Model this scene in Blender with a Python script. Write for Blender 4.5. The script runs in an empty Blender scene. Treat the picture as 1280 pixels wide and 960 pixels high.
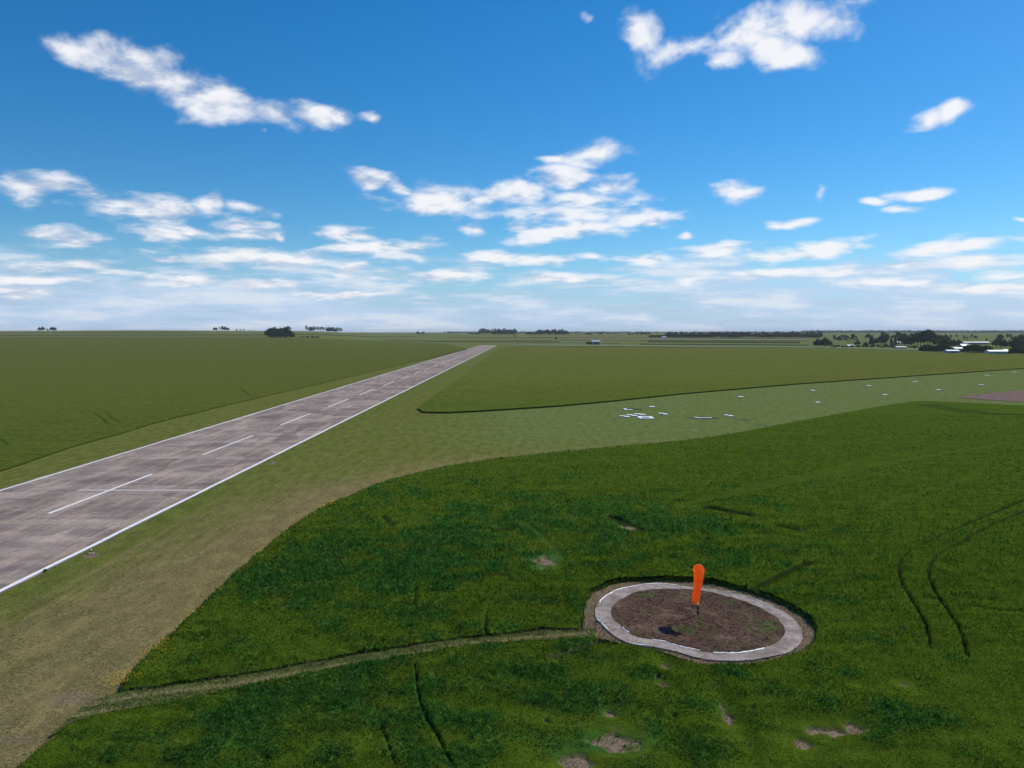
import bpy, bmesh, math, random
import numpy as np
from mathutils import Vector, Matrix
from mathutils.geometry import delaunay_2d_cdt
R = math.radians
random.seed(7); RNG = np.random.default_rng(7)
scn = bpy.context.scene
col = scn.collection

# ------------------------------------------------------------------ image pixels to ground
H = 25.0                      # height of the drone above the field
FPX = 974.0                   # focal length, in image pixels
HOR = 415.3
PITCH = math.atan((480 - HOR) / FPX)

def sstep(a, b, x):
    t = np.clip((np.asarray(x, float) - a) / (b - a), 0, 1)
    return t * t * (3 - 2 * t)

def terrain(x, y):
    """gentle pampas swell: flat round the runway, rising far away, higher on the left"""
    x = np.asarray(x, float); y = np.asarray(y, float)
    yy = np.maximum(y, 1.0)
    A = np.interp(yy, [0, 1560, 3000, 5500, 9000, 20000, 40000], [0, 0, 14, 20.5, 22, 22, 22])
    B = np.interp(yy, [0, 650, 1200, 1700, 2300, 2900, 3500, 6000, 40000], [0, 0, 5.5, 13.7, 23, 29.5, 29.5, 24, 22])
    u = x / yy
    w = 1 - sstep(-0.28, -0.13, u)
    bump = 3.0 * np.exp(-((u + 0.48) / 0.12) ** 2) * sstep(1500, 2900, yy) * (1 - sstep(3500, 6000, yy))
    return A * (1 - w) + B * w + bump

def G(px, py):
    """an image pixel -> the point of the ground its ray meets"""
    a = (px - 640) / FPX; b = (480 - py) / FPX
    d = (a, math.cos(PITCH) + b * math.sin(PITCH), -math.sin(PITCH) + b * math.cos(PITCH))
    lo, t = 0.0, 20.0
    while t < 30000:
        if H + d[2] * t < float(terrain(d[0] * t, d[1] * t)): break
        lo = t; t *= 1.01
    hi = t
    for _ in range(30):
        m = (lo + hi) / 2
        if H + d[2] * m < float(terrain(d[0] * m, d[1] * m)): hi = m
        else: lo = m
    return (d[0] * hi, d[1] * hi)

def GP(pts): return [G(*p) for p in pts]

# ------------------------------------------------------------------ noise
_perm = RNG.permutation(4096); _val = RNG.random(4096)
def vnoise(x, y):
    xi = np.floor(x).astype(np.int64); yi = np.floor(y).astype(np.int64)
    fx = x - xi; fy = y - yi
    fx = fx * fx * (3 - 2 * fx); fy = fy * fy * (3 - 2 * fy)
    def h(a, b): return _val[_perm[(_perm[a & 4095] + b) & 4095]]
    return (h(xi, yi) * (1 - fx) + h(xi + 1, yi) * fx) * (1 - fy) + (h(xi, yi + 1) * (1 - fx) + h(xi + 1, yi + 1) * fx) * fy
def fbm(x, y, s, o=3):
    r = 0; a = 1; t = 0
    for k in range(o):
        r = r + a * vnoise(x / s + 17.3 * k, y / s - 9.1 * k); t += a; a *= .5; s *= .5
    return r / t

# ------------------------------------------------------------------ geometry helpers
def inside(poly, x, y):
    P = np.array(poly); r = np.zeros(len(x), bool)
    j = len(P) - 1
    for i in range(len(P)):
        xi, yi = P[i]; xj, yj = P[j]
        if yi != yj:
            c = ((yi > y) != (yj > y)) & (x < (xj - xi) * (y - yi) / (yj - yi) + xi)
            r ^= c
        j = i
    return r
def segdist(pts, x, y, closed=False):
    P = list(pts) + ([pts[0]] if closed else [])
    d = np.full(len(x), 1e9)
    for (ax, ay), (bx, by) in zip(P[:-1], P[1:]):
        vx, vy = bx - ax, by - ay; L = vx * vx + vy * vy + 1e-12
        t = np.clip(((x - ax) * vx + (y - ay) * vy) / L, 0, 1)
        d = np.minimum(d, (x - ax - t * vx) ** 2 + (y - ay - t * vy) ** 2)
    return np.sqrt(d)
def smooth_line(pts, n=6, closed=False):
    P = [np.array(p, float) for p in pts]; out = []; N = len(P)
    rng = range(N) if closed else range(N - 1)
    for i in rng:
        if closed: p0, p1, p2, p3 = P[i - 1], P[i], P[(i + 1) % N], P[(i + 2) % N]
        else: p0, p1, p2, p3 = P[max(i - 1, 0)], P[i], P[i + 1], P[min(i + 2, N - 1)]
        for k in range(n):
            t = k / n
            out.append(tuple(.5 * ((2 * p1) + (-p0 + p2) * t + (2 * p0 - 5 * p1 + 4 * p2 - p3) * t * t + (-p0 + 3 * p1 - 3 * p2 + p3) * t ** 3)))
    if not closed: out.append(tuple(P[-1]))
    return out

def fastmesh(name, V, F, n=4, attrs=None, fattrs=None):
    """V (N,3), F (M,n) numpy -> mesh"""
    me = bpy.data.meshes.new(name)
    V = np.asarray(V, np.float32); F = np.asarray(F, np.int32)
    me.vertices.add(len(V)); me.vertices.foreach_set('co', V.ravel())
    me.loops.add(F.size); me.loops.foreach_set('vertex_index', F.ravel())
    me.polygons.add(len(F)); me.polygons.foreach_set('loop_start', np.arange(0, F.size, n, dtype=np.int32))
    me.polygons.foreach_set('loop_total', np.full(len(F), n, np.int32))
    me.update(calc_edges=True)
    for k, a in (attrs or {}).items():
        at = me.attributes.new(k, 'FLOAT', 'POINT'); at.data.foreach_set('value', np.asarray(a, np.float32))
    for k, a in (fattrs or {}).items():
        at = me.attributes.new(k, 'FLOAT', 'FACE'); at.data.foreach_set('value', np.asarray(a, np.float32))
    return me

def tag(o, label=None, cat=None, group=None, kind=None):
    if label: o['label'] = label
    if cat: o['category'] = cat
    if group: o['group'] = group
    if kind: o['kind'] = kind
    return o
def link(name, me, mat=None, parent=None, smooth=False):
    o = bpy.data.objects.new(name, me); col.objects.link(o)
    if mat: me.materials.append(mat)
    if parent: o.parent = parent
    if smooth: me.polygons.foreach_set('use_smooth', [True] * len(me.polygons))
    return o
def empty(name, loc, rz=0):
    o = bpy.data.objects.new(name, None); col.objects.link(o)
    o.empty_display_size = .5; o.location = loc; o.rotation_euler.z = rz
    return o
class MB:
    def __init__(s): s.v = []; s.f = []
    def add(s, v, f):
        b = len(s.v); s.v += [tuple(p) for p in v]; s.f += [tuple(i + b for i in q) for q in f]; return s
    def box(s, x0, x1, y0, y1, z0, z1):
        return s.add([(x0,y0,z0),(x1,y0,z0),(x1,y1,z0),(x0,y1,z0),(x0,y0,z1),(x1,y0,z1),(x1,y1,z1),(x0,y1,z1)],
                     [(0,3,2,1),(4,5,6,7),(0,1,5,4),(1,2,6,5),(2,3,7,6),(3,0,4,7)])
    def slab(s, poly, z0, z1, inset=0.0):
        n = len(poly); cx = sum(p[0] for p in poly) / n; cy = sum(p[1] for p in poly) / n
        top = [(cx + (p[0] - cx) * (1 - inset), cy + (p[1] - cy) * (1 - inset), z1) for p in poly]
        return s.add([(p[0], p[1], z0) for p in poly] + top,
                     [tuple(range(n, 2 * n))] + [(i, (i + 1) % n, n + (i + 1) % n, n + i) for i in range(n)])
    def tube(s, pts, rads, n=12, cap=True):
        b = len(s.v); P = [Vector(p) for p in pts]; m = len(P); prev = None
        for i, p in enumerate(P):
            t = (P[min(i + 1, m - 1)] - P[max(i - 1, 0)]).normalized()
            if prev is None:
                a = Vector((1, 0, 0)) if abs(t.x) < .9 else Vector((0, 1, 0))
                prev = (a - t * a.dot(t)).normalized()
            else: prev = (prev - t * prev.dot(t)).normalized()
            q = t.cross(prev)
            for k in range(n):
                an = 2 * math.pi * k / n
                s.v.append(tuple(p + (prev * math.cos(an) + q * math.sin(an)) * rads[i]))
        for i in range(m - 1):
            for k in range(n):
                s.f.append((b + i*n + k, b + i*n + (k+1) % n, b + (i+1)*n + (k+1) % n, b + (i+1)*n + k))
        if cap:
            s.f.append(tuple(b + k for k in reversed(range(n)))); s.f.append(tuple(b + (m-1)*n + k for k in range(n)))
        return s
    def build(s, name, mat=None, parent=None, smooth=False):
        me = bpy.data.meshes.new(name); me.from_pydata(s.v, [], s.f); me.update()
        return link(name, me, mat, parent, smooth)

# ------------------------------------------------------------------ node helpers
def newmat(name):
    m = bpy.data.materials.new(name); m.use_nodes = True
    nt = m.node_tree; nt.nodes.clear()
    return m, nt
class NT:
    def __init__(s, nt): s.nt = nt
    def n(s, t, **kw):
        nd = s.nt.nodes.new(t)
        for k, v in kw.items(): setattr(nd, k, v)
        return nd
    def put(s, sock, v):
        if isinstance(v, bpy.types.NodeSocket): s.nt.links.new(v, sock)
        elif v is not None: sock.default_value = v
    def math(s, op, a, b=None, c=None, clamp=False):
        nd = s.n('ShaderNodeMath', operation=op); nd.use_clamp = clamp
        s.put(nd.inputs[0], a)
        if b is not None: s.put(nd.inputs[1], b)
        if c is not None: s.put(nd.inputs[2], c)
        return nd.outputs[0]
    def vmath(s, op, a, b=None):
        nd = s.n('ShaderNodeVectorMath', operation=op); s.put(nd.inputs[0], a)
        if b is not None: s.put(nd.inputs[1], b)
        return nd.outputs['Value' if op in ('LENGTH', 'DOT_PRODUCT', 'DISTANCE') else 'Vector']
    def mix(s, f, a, b, blend='MIX'):
        nd = s.n('ShaderNodeMix', data_type='RGBA', blend_type=blend)
        s.put(nd.inputs['Factor'], f)
        for k, v in ((6, a), (7, b)):
            if isinstance(v, tuple) and len(v) == 3: v = (*v, 1)
            s.put(nd.inputs[k], v)
        return nd.outputs[2]
    def noise(s, vec, scale, detail=4, rough=.55, out='Fac', dist=0.0):
        nd = s.n('ShaderNodeTexNoise'); s.put(nd.inputs['Vector'], vec)
        nd.inputs['Scale'].default_value = scale; nd.inputs['Detail'].default_value = detail
        nd.inputs['Roughness'].default_value = rough; nd.inputs['Distortion'].default_value = dist
        return nd.outputs[out]
    def ramp(s, v, a, b, lo=0.0, hi=1.0, smooth=True):
        nd = s.n('ShaderNodeMapRange'); nd.interpolation_type = 'SMOOTHSTEP' if smooth else 'LINEAR'
        s.put(nd.inputs[0], v); s.put(nd.inputs[1], a); s.put(nd.inputs[2], b); s.put(nd.inputs[3], lo); s.put(nd.inputs[4], hi)
        return nd.outputs[0]
    def mapping(s, vec, scale=(1,1,1), rot=(0,0,0), loc=(0,0,0), typ='POINT'):
        nd = s.n('ShaderNodeMapping', vector_type=typ); s.put(nd.inputs['Vector'], vec)
        nd.inputs['Scale'].default_value = scale; nd.inputs['Rotation'].default_value = rot; nd.inputs['Location'].default_value = loc
        return nd.outputs[0]
    def attr(s, name): return s.n('ShaderNodeAttribute', attribute_name=name).outputs['Fac']
    def pos(s): return s.n('ShaderNodeNewGeometry').outputs['Position']
    def bump(s, h, strength=.3, dist=.05):
        nd = s.n('ShaderNodeBump'); s.put(nd.inputs['Height'], h)
        nd.inputs['Strength'].default_value = strength; nd.inputs['Distance'].default_value = dist
        return nd.outputs[0]
    def out(s, color, rough=.9, normal=None, spec=.2, metal=0.0):
        b = s.n('ShaderNodeBsdfPrincipled'); s.put(b.inputs['Base Color'], (*color, 1) if isinstance(color, tuple) and len(color) == 3 else color)
        s.put(b.inputs['Roughness'], rough); b.inputs['Specular IOR Level'].default_value = spec; b.inputs['Metallic'].default_value = metal
        if normal: s.put(b.inputs['Normal'], normal)
        o = s.n('ShaderNodeOutputMaterial'); s.nt.links.new(b.outputs[0], o.inputs[0]); return b
    def leaf(s, color, trans=.35, tcol=None):
        d = s.n('ShaderNodeBsdfDiffuse'); t = s.n('ShaderNodeBsdfTranslucent'); m = s.n('ShaderNodeMixShader')
        s.put(d.inputs[0], color); s.put(t.inputs[0], tcol or color); m.inputs[0].default_value = trans
        s.nt.links.new(d.outputs[0], m.inputs[1]); s.nt.links.new(t.outputs[0], m.inputs[2])
        o = s.n('ShaderNodeOutputMaterial'); s.nt.links.new(m.outputs[0], o.inputs[0])

def simple_mat(name, color, rough=.7, var=.15, scale=3.0, spec=.3, metal=0.0):
    m, nt = newmat(name); N = NT(nt)
    f = N.noise(N.pos(), scale, 4)
    k = N.ramp(f, .3, .7, 1 - var, 1 + var)
    c = N.mix(1.0, color, k, 'MULTIPLY')
    N.out(c, rough, spec=spec, metal=metal); return m

# ------------------------------------------------------------------ materials
# mown grass / verge ground
m_ground, nt = newmat('mown_grass'); N = NT(nt)
P = N.pos()
streak = N.noise(N.mapping(P, (1.2, .05, 1), (0, 0, R(-1))), 1.0, 5, .6)
streak2 = N.noise(N.mapping(P, (4.0, .25, 1), (0, 0, R(-3))), 1.0, 4, .6)
fine = N.noise(P, 3.2, 6, .72)
mid = N.noise(P, .22, 5, .6)
big = N.noise(P, .02, 4, .55)
g = N.mix(N.ramp(fine, .3, .72), (.060, .085, .012), (.14, .155, .035))
g = N.mix(N.ramp(mid, .35, .7, 0, .4), g, (.13, .135, .05))
dry_c = N.mix(N.ramp(fine, .28, .72), (.105, .090, .036), (.235, .192, .092))
dryf = N.math('ADD', N.attr('dry'), N.math('MULTIPLY', N.math('SUBTRACT', streak, .5), 1.4))
dryf = N.math('ADD', dryf, N.math('MULTIPLY', N.math('SUBTRACT', streak2, .5), .9))
dryf = N.ramp(dryf, .18, .85, 0, .95)
g = N.mix(dryf, g, dry_c)
pale = N.mix(N.ramp(fine, .3, .7), (.088, .125, .035), (.135, .165, .055))
pf = N.math('ADD', N.attr('pale'), N.math('MULTIPLY', N.math('SUBTRACT', big, .5), .6))
streak3 = N.noise(N.mapping(P, (.02, .35, 1), (0, 0, R(-38))), 1.0, 4, .6)
pf = N.math('ADD', pf, N.math('MULTIPLY', N.math('SUBTRACT', streak3, .5), 1.5))
g = N.mix(N.ramp(pf, .1, .9), g, pale)
wear = N.noise(N.mapping(P, (.05, .16, 1), (0, 0, R(-38)), (5, 9, 0)), 1.0, 6, .65); g = N.mix(N.math('MULTIPLY', N.ramp(wear, .52, .72, 0, .65), N.ramp(N.attr('pale'), .2, .7)), g, (.16, .15, .075))
dkp = N.noise(N.mapping(P, (.6, .25, 1), (0, 0, R(20)), (15, 2, 0)), 1.0, 5, .65); g = N.mix(1.0, g, N.ramp(dkp, .3, .7, .8, 1.18), 'MULTIPLY')
soil_c = N.mix(N.ramp(fine, .25, .75), (.115, .085, .058), (.25, .195, .145))
sf = N.ramp(N.math('ADD', N.attr('soil'), N.math('MULTIPLY', N.math('SUBTRACT', mid, .5), .35)), .3, .75)
g = N.mix(sf, g, soil_c)
N.out(g, .95, N.bump(fine, .6, .08), spec=0.0)

# crops: tone 0 olive, 1 bluish rough ; bare 1 = trampled
def crop_mat(name, olive, blue, straw=(.16, .14, .08), leafy=False, fine_scale=5.0):
    m, nt = newmat(name); N = NT(nt); P = N.pos()
    f = N.noise(P, fine_scale, 5, .7); b = N.noise(P, .05, 4, .6); md = N.noise(P, .5, 4, .6)
    st = N.noise(N.mapping(P, (.06, .9, 1), (0, 0, R(-22))), 1.0, 3, .5)
    t = N.math('ADD', N.attr('tone'), N.math('MULTIPLY', N.math('SUBTRACT', b, .5), .5))
    c = N.mix(N.ramp(t, .1, .9), olive, blue)
    k = N.ramp(f, .25, .75, .62, 1.4, smooth=False)
    k = N.math('MULTIPLY', k, N.ramp(md, .3, .7, .86, 1.14))
    k = N.math('MULTIPLY', k, N.ramp(st, .3, .7, .88, 1.10))
    if leafy: k = N.math('MULTIPLY', k, N.ramp(N.attr('rnd'), 0, 1, .35, 1.75, smooth=False))
    c = N.mix(1.0, c, k, 'MULTIPLY')
    c = N.mix(N.ramp(N.attr('low'), .1, .7, 0, .8), c, (.012, .016, .006))   # wheel rut's shade painted into the colour, over its soil and stems
    c = N.mix(N.attr('bare'), c, straw)
    if leafy: N.leaf(c, .35, N.mix(1.0, c, (1.0, 1.15, .5), 'MULTIPLY'))
    else: N.out(c, .9, N.bump(f, .8, .12), spec=0.0)
    return m
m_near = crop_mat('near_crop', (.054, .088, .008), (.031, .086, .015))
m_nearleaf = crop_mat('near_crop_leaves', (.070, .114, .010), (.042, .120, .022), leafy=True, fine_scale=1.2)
m_left = crop_mat('left_crop', (.084, .098, .020), (.052, .080, .009), fine_scale=.8)
m_mid = crop_mat('mid_crop', (.098, .112, .022), (.062, .092, .012), fine_scale=.8)

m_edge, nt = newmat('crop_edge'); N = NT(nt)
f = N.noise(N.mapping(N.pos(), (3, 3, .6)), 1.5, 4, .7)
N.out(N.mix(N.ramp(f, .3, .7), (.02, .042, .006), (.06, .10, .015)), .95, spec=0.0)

# weathered concrete runway
m_run, nt = newmat('runway_concrete'); N = NT(nt); P = N.pos()
a = N.noise(P, .12, 6, .65); b = N.noise(N.mapping(P, (1, .12, 1)), .5, 6, .65); c3 = N.noise(P, 1.4, 5, .7); d = N.noise(N.mapping(P, (.10, 1, 1)), .25, 5, .65)
c = N.mix(N.ramp(a, .32, .68), (.22, .178, .155), (.385, .32, .28))
c = N.mix(N.ramp(d, .42, .62, 0, .8), c, (.175, .14, .135))
c = N.mix(N.ramp(b, .46, .64, 0, .7), c, (.43, .34, .275))
c = N.mix(N.ramp(c3, .42, .68, 0, .5), c, (.14, .11, .105))
br = N.n('ShaderNodeTexBrick'); N.put(br.inputs['Vector'], N.mapping(P, (1, 1, 1), (0, 0, R(.94)), (2.0, 0, 0)))
br.offset = 0; br.inputs['Color1'].default_value = (1, 1, 1, 1); br.inputs['Color2'].default_value = (.86, .86, .87, 1); br.inputs['Mortar'].default_value = (.55, .5, .5, 1)
br.inputs['Scale'].default_value = 1.0; br.inputs['Mortar Size'].default_value = .04; br.inputs['Brick Width'].default_value = 3.75; br.inputs['Row Height'].default_value = 6.0
c = N.mix(.75, c, br.outputs['Color'], 'MULTIPLY')
sk = N.noise(N.mapping(P, (2.2, .03, 1), (0, 0, R(.94))), 1.0, 4, .6); c = N.mix(N.ramp(sk, .55, .72, 0, .45), c, (.13, .105, .10))
pa = N.n('ShaderNodeTexVoronoi'); pa.inputs['Scale'].default_value = .09; N.put(pa.inputs['Vector'], N.mapping(P, (1.4, .7, 1))); pv = N.n('ShaderNodeSeparateColor'); N.put(pv.inputs[0], pa.outputs['Color'])
c = N.mix(1.0, c, N.ramp(pv.outputs[0], 0, 1, .82, 1.14), 'MULTIPLY')
N.out(c, .92, N.bump(c3, .2, .02), spec=.03)

def paint_mat(name, color, worn, wf=.62):
    m, nt = newmat(name); N = NT(nt); P = N.pos()
    f = N.noise(P, 1.1, 6, .7)
    N.out(N.mix(N.ramp(f, wf, wf + .15, 0, .8), color, worn), .7, spec=.2); return m
m_paint = paint_mat('white_paint', (.74, .73, .72), (.40, .35, .34), .54)
m_faint = paint_mat('faded_paint', (.46, .42, .41), (.32, .28, .27), .5)
m_slab = paint_mat('whitewash', (.82, .82, .80), (.5, .48, .44), .66)

m_ring, nt = newmat('ring_concrete'); N = NT(nt); P = N.pos()
f = N.noise(P, 4, 6, .7); b = N.noise(P, .5, 4, .6)
c = N.mix(N.ramp(f, .25, .75), (.20, .165, .155), (.44, .38, .355))
c = N.mix(N.ramp(b, .44, .62, 0, .75), c, (.19, .15, .13)); b2 = N.noise(N.mapping(P, loc=(9, 4, 0)), 1.6, 5, .7); c = N.mix(N.ramp(b2, .48, .66, 0, .6), c, (.14, .115, .09))
N.out(c, .9, N.bump(f, .5, .03), spec=.03)

m_dirt, nt = newmat('dug_soil'); N = NT(nt); P = N.pos()
f = N.noise(P, 3.5, 8, .75); b = N.noise(P, .35, 5, .6); w = N.noise(N.mapping(P, loc=(31, 5, 0)), .28, 5, .6)
c = N.mix(N.ramp(f, .3, .7), (.035, .022, .017), (.135, .085, .065))
c = N.mix(N.ramp(b, .45, .7, 0, .6), c, (.20, .135, .105))
c = N.mix(N.math('MULTIPLY', N.ramp(w, .52, .66), N.ramp(f, .35, .6)), c, (.075, .10, .035))
N.out(c, .95, N.bump(f, 1.0, .12), spec=0.0)

m_straw, nt = newmat('straw_litter'); N = NT(nt); P = N.pos()
f = N.noise(P, 6, 7, .75); b = N.noise(P, .7, 4, .6)
c = N.mix(N.ramp(f, .3, .7), (.075, .05, .035), (.30, .225, .16))
c = N.mix(N.ramp(b, .5, .75, 0, .7), c, (.06, .065, .025))
N.out(c, .95, N.bump(f, 1.0, .08), spec=0.0)

m_path, nt = newmat('trampled_path'); N = NT(nt); P = N.pos()
f = N.noise(P, 5, 6, .75); b = N.noise(P, .6, 4, .6)
rut = N.attr('rut')
c = N.mix(N.ramp(f, .3, .7), (.045, .075, .014), (.12, .14, .04))
c = N.mix(N.math('MULTIPLY', rut, N.ramp(b, .3, .6, .45, 1)), c, N.mix(N.ramp(f, .3, .7), (.10, .09, .04), (.30, .26, .13)))
N.out(c, .95, N.bump(f, 1.0, .08), spec=0.0)

m_plough = simple_mat('ploughed_soil', (.135, .085, .075), .95, .3, .4, .05)

def far_mat(name, c0, c1):
    m, nt = newmat(name); N = NT(nt); P = N.pos()
    f = N.noise(N.mapping(P, (.15, 1, 1)), .03, 5, .65); g_ = N.noise(P, .3, 4, .7)
    c = N.mix(N.ramp(f, .35, .65), c0, c1)
    N.out(N.mix(1.0, c, N.ramp(g_, .3, .7, .85, 1.15), 'MULTIPLY'), .95, spec=0.0); return m
FARM = [far_mat('far_pasture', (.13, .13, .045), (.17, .16, .065)), far_mat('far_wheat', (.09, .115, .035), (.125, .135, .05)),
        far_mat('far_pale_grass', (.125, .16, .075), (.15, .18, .09)), far_mat('far_dark_crop', (.045, .07, .02), (.07, .09, .03)),
        far_mat('far_stubble', (.16, .15, .085), (.19, .17, .10))]

def leafmat(name, c0, c1, trans=.25):
    m, nt = newmat(name); N = NT(nt)
    f = N.noise(N.n('ShaderNodeTexCoord').outputs['Object'], .5, 3, .6)
    c = N.mix(N.ramp(N.math('ADD', f, N.math('MULTIPLY', N.attr('rnd'), .3)), .4, .85), c0, c1)
    N.leaf(c, trans); return m
m_leaf = [leafmat('eucalyptus_leaves', (.024, .045, .018), (.065, .095, .04)), leafmat('broadleaf_leaves', (.018, .042, .012), (.058, .10, .028)),
          leafmat('pale_leaves', (.035, .06, .02), (.07, .10, .035)), leafmat('conifer_leaves', (.010, .022, .010), (.025, .045, .018))]
m_bark = simple_mat('bark', (.09, .07, .055), .9, .3, 6)

# ------------------------------------------------------------------ polygons of the site
ringz = lambda L: [(700 + a / 3.556, 660 + b / 3.556) for a, b in L]
RING_OUT = smooth_line(GP(ringz([(155,385),(165,350),(200,310),(260,280),(330,265),(430,253),(520,262),(600,270),(700,282),(780,300),(850,320),(930,350),(1000,385),(1050,425),(1075,470),(1078,503),(1050,540),(1010,565),(940,580),(860,595),(780,600),(700,598),(620,588),(560,572),(500,555),(400,535),(320,525),(270,505),(230,480),(190,440),(160,410)])), 4, True)
RING_IN = smooth_line(GP(ringz([(228,375),(245,345),(290,315),(350,290),(430,280),(530,279),(600,283),(700,300),(790,325),(860,350),(910,375),(960,405),(990,440),(1000,475),(985,500),(950,525),(900,548),(850,560),(780,568),(700,566),(620,556),(560,543),(500,528),(430,508),(350,495),(300,470),(265,440),(235,410)])), 4, True)
RC = np.mean(np.array(RING_OUT), axis=0)
CROP_RING = GP([(762,808),(778,813),(807,817),(824,820),(841,826),(857,832),(874,836),(897,839),(925,839),(947,837),(962,834),(981,829),(1004,820),(1015,812),(1021,799),(1018,787),(1009,775),(992,764),(970,753),(948,746),(933,741.5),(902,733.5),(874,730),(841,728),(798,728),(767,732),(742,743),(731,757),(729.5,772),(729.5,784)])
PATH_UP = [(729,789),(680,790),(620,797),(560,803),(500,812),(430,824),(350,838),(290,849),(240,856),(190,863),(150,868)]
PATH_LO = [(95,907),(125,896),(180,888),(250,874),(330,857),(400,843),(470,830),(540,818),(600,809),(680,804),(730,803)]
EDGE_LEFT = [(150,868),(200,812),(290,727),(350,674),(400,640),(440,622),(480,606),(520,595),(570,584),(640,574),(760,562),(880,550),(980,532),(1060,517),(1130,505),(1170,503.5),(1280,509),(1500,520),(1700,530)]
NEAR = smooth_line(GP(EDGE_LEFT), 5) + GP([(1700,1150),(-190,1150),(-60,1035),(30,967)]) + smooth_line(GP(PATH_LO), 4) + smooth_line(CROP_RING, 3) + smooth_line(GP(PATH_UP), 4)
def grow(pts, closed, step, amp, s):
    """irregular hand-drawn edge"""
    out = []
    Q = list(pts) + ([pts[0]] if closed else [])
    for (ax, ay), (bx, by) in zip(Q[:-1], Q[1:]):
        L = math.hypot(bx - ax, by - ay); st = max(step, math.hypot((ax + bx) / 2, (ay + by) / 2) * .004)
        n = max(1, int(L / st))
        for k in range(n):
            t = k / n; out.append((ax + (bx - ax) * t, ay + (by - ay) * t))
    A = np.array(out)
    A[:, 0] += (fbm(A[:, 0], A[:, 1], s) - .5) * amp * 2; A[:, 1] += (fbm(A[:, 0] + 50, A[:, 1] + 70, s) - .5) * amp * 2
    return [tuple(p) for p in A]
NEAR = grow(NEAR, True, .4, .25, 1.2)

PU_ = GP(PATH_UP); PL_ = GP(PATH_LO)
TRACKS = [ # (points, half width m, depth 0..1, bare 0..1)
 ([(936,744),(950,738),(965,730),(990,718),(1010,708)], .5, .97, 0),
 ([(1010,708),(1040,700),(1075,706),(1095,716)], .2, .3, 0), ([(1010,715),(1060,735),(1120,765)], .2, .2, 0),
 ([(1300,621),(1280,629),(1230,650),(1180,672),(1140,692),(1126,705),(1124,720),(1130,740),(1145,765),(1158,790),(1163,815)], .15, .9, 0),
 ([(1300,635),(1280,643),(1240,660),(1200,682),(1168,703),(1161,722),(1168,745),(1185,770),(1200,795),(1210,830)], .15, .9, 0),
 ([(1150,752),(1190,761),(1230,767),(1320,776)], .15, .9, 0), ([(1190,751),(1240,757),(1320,764)], .22, .5, 0),
 ([(519,835),(522,870),(530,900),(545,925),(565,965)], .11, .5, 0), ([(470,890),(478,920),(495,965)], .10, .4, 0),
 ([(518,762),(520,740)], .1, .6, 0), ([(607,800),(608,770)], .1, .6, 0),
 ([(540,660),(560,669),(600,670),(650,667)], .2, .5, 0), ([(478,650),(490,662)], .2, .5, 0),
 ([(764,806),(735,814),(712,822),(690,829)], .32, 1.0, .9),
 ([(765,650),(782,656),(800,664)], .45, .9, .0), ([(885,638),(910,643),(940,648)], .45, .8, 0), ([(975,662),(1000,668)], .4, .6, 0),
 ([(660,660),(705,700)], .3, .3, 0),
 ([(872,628),(1000,600),(1130,572),(1320,540)], .3, .28, 0), ([(860,634),(1000,605),(1130,578),(1320,549)], .3, .22, 0),
 ([(1100,637),(1170,615),(1230,598)], .3, .3, 0), ([(1230,519),(1290,521),(1340,523)], .5, .7, 0), ([(1160,508),(1200,517),(1220,516)], 1.2, .4, 0)]
TRACKS = [(smooth_line(GP(p), 5), w, d, b) for p, w, d, b in TRACKS]
def pblob(px, py, rx, ry):
    c = G(px, py); e = G(px + rx, py); n = G(px, py - ry); s = G(px, py + ry)
    return (c[0], c[1], abs(e[0] - c[0]), abs(n[1] - s[1]) / 2)
BARE = [pblob(*b) for b in [(770,930,30,16),(720,955,26,10),(911,903,6,18),(1030,916,24,8),(1000,932,14,6),(1066,912,12,6),(683,704,14,7),(787,661,9,3.5),(832,835,6,3),(762,895,6,3),(1130,858,8,3),(830,858,6,2)]]
ROUGH = [pblob(*b) for b in [(480,690,150,60),(680,640,110,28),(720,690,90,25),(420,780,110,40),(640,760,60,25),(790,880,100,30),(600,930,60,30),(1000,870,90,30),(960,680,90,25),(860,655,60,20),(330,900,60,30),(420,870,50,30),(1110,905,70,20),(720,850,60,14),(870,940,80,20),(1170,510,30,5)]]
BROAD = [pblob(*b) for b in [(520,700,330,110),(820,670,160,60),(420,890,300,90),(850,900,330,70)]]
def blobs(B, x, y):
    r = np.zeros(len(x))
    for cx, cy, rx, ry in B: r = np.maximum(r, np.exp(-(((x - cx) / rx) ** 2 + ((y - cy) / ry) ** 2)))
    return r
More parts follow.
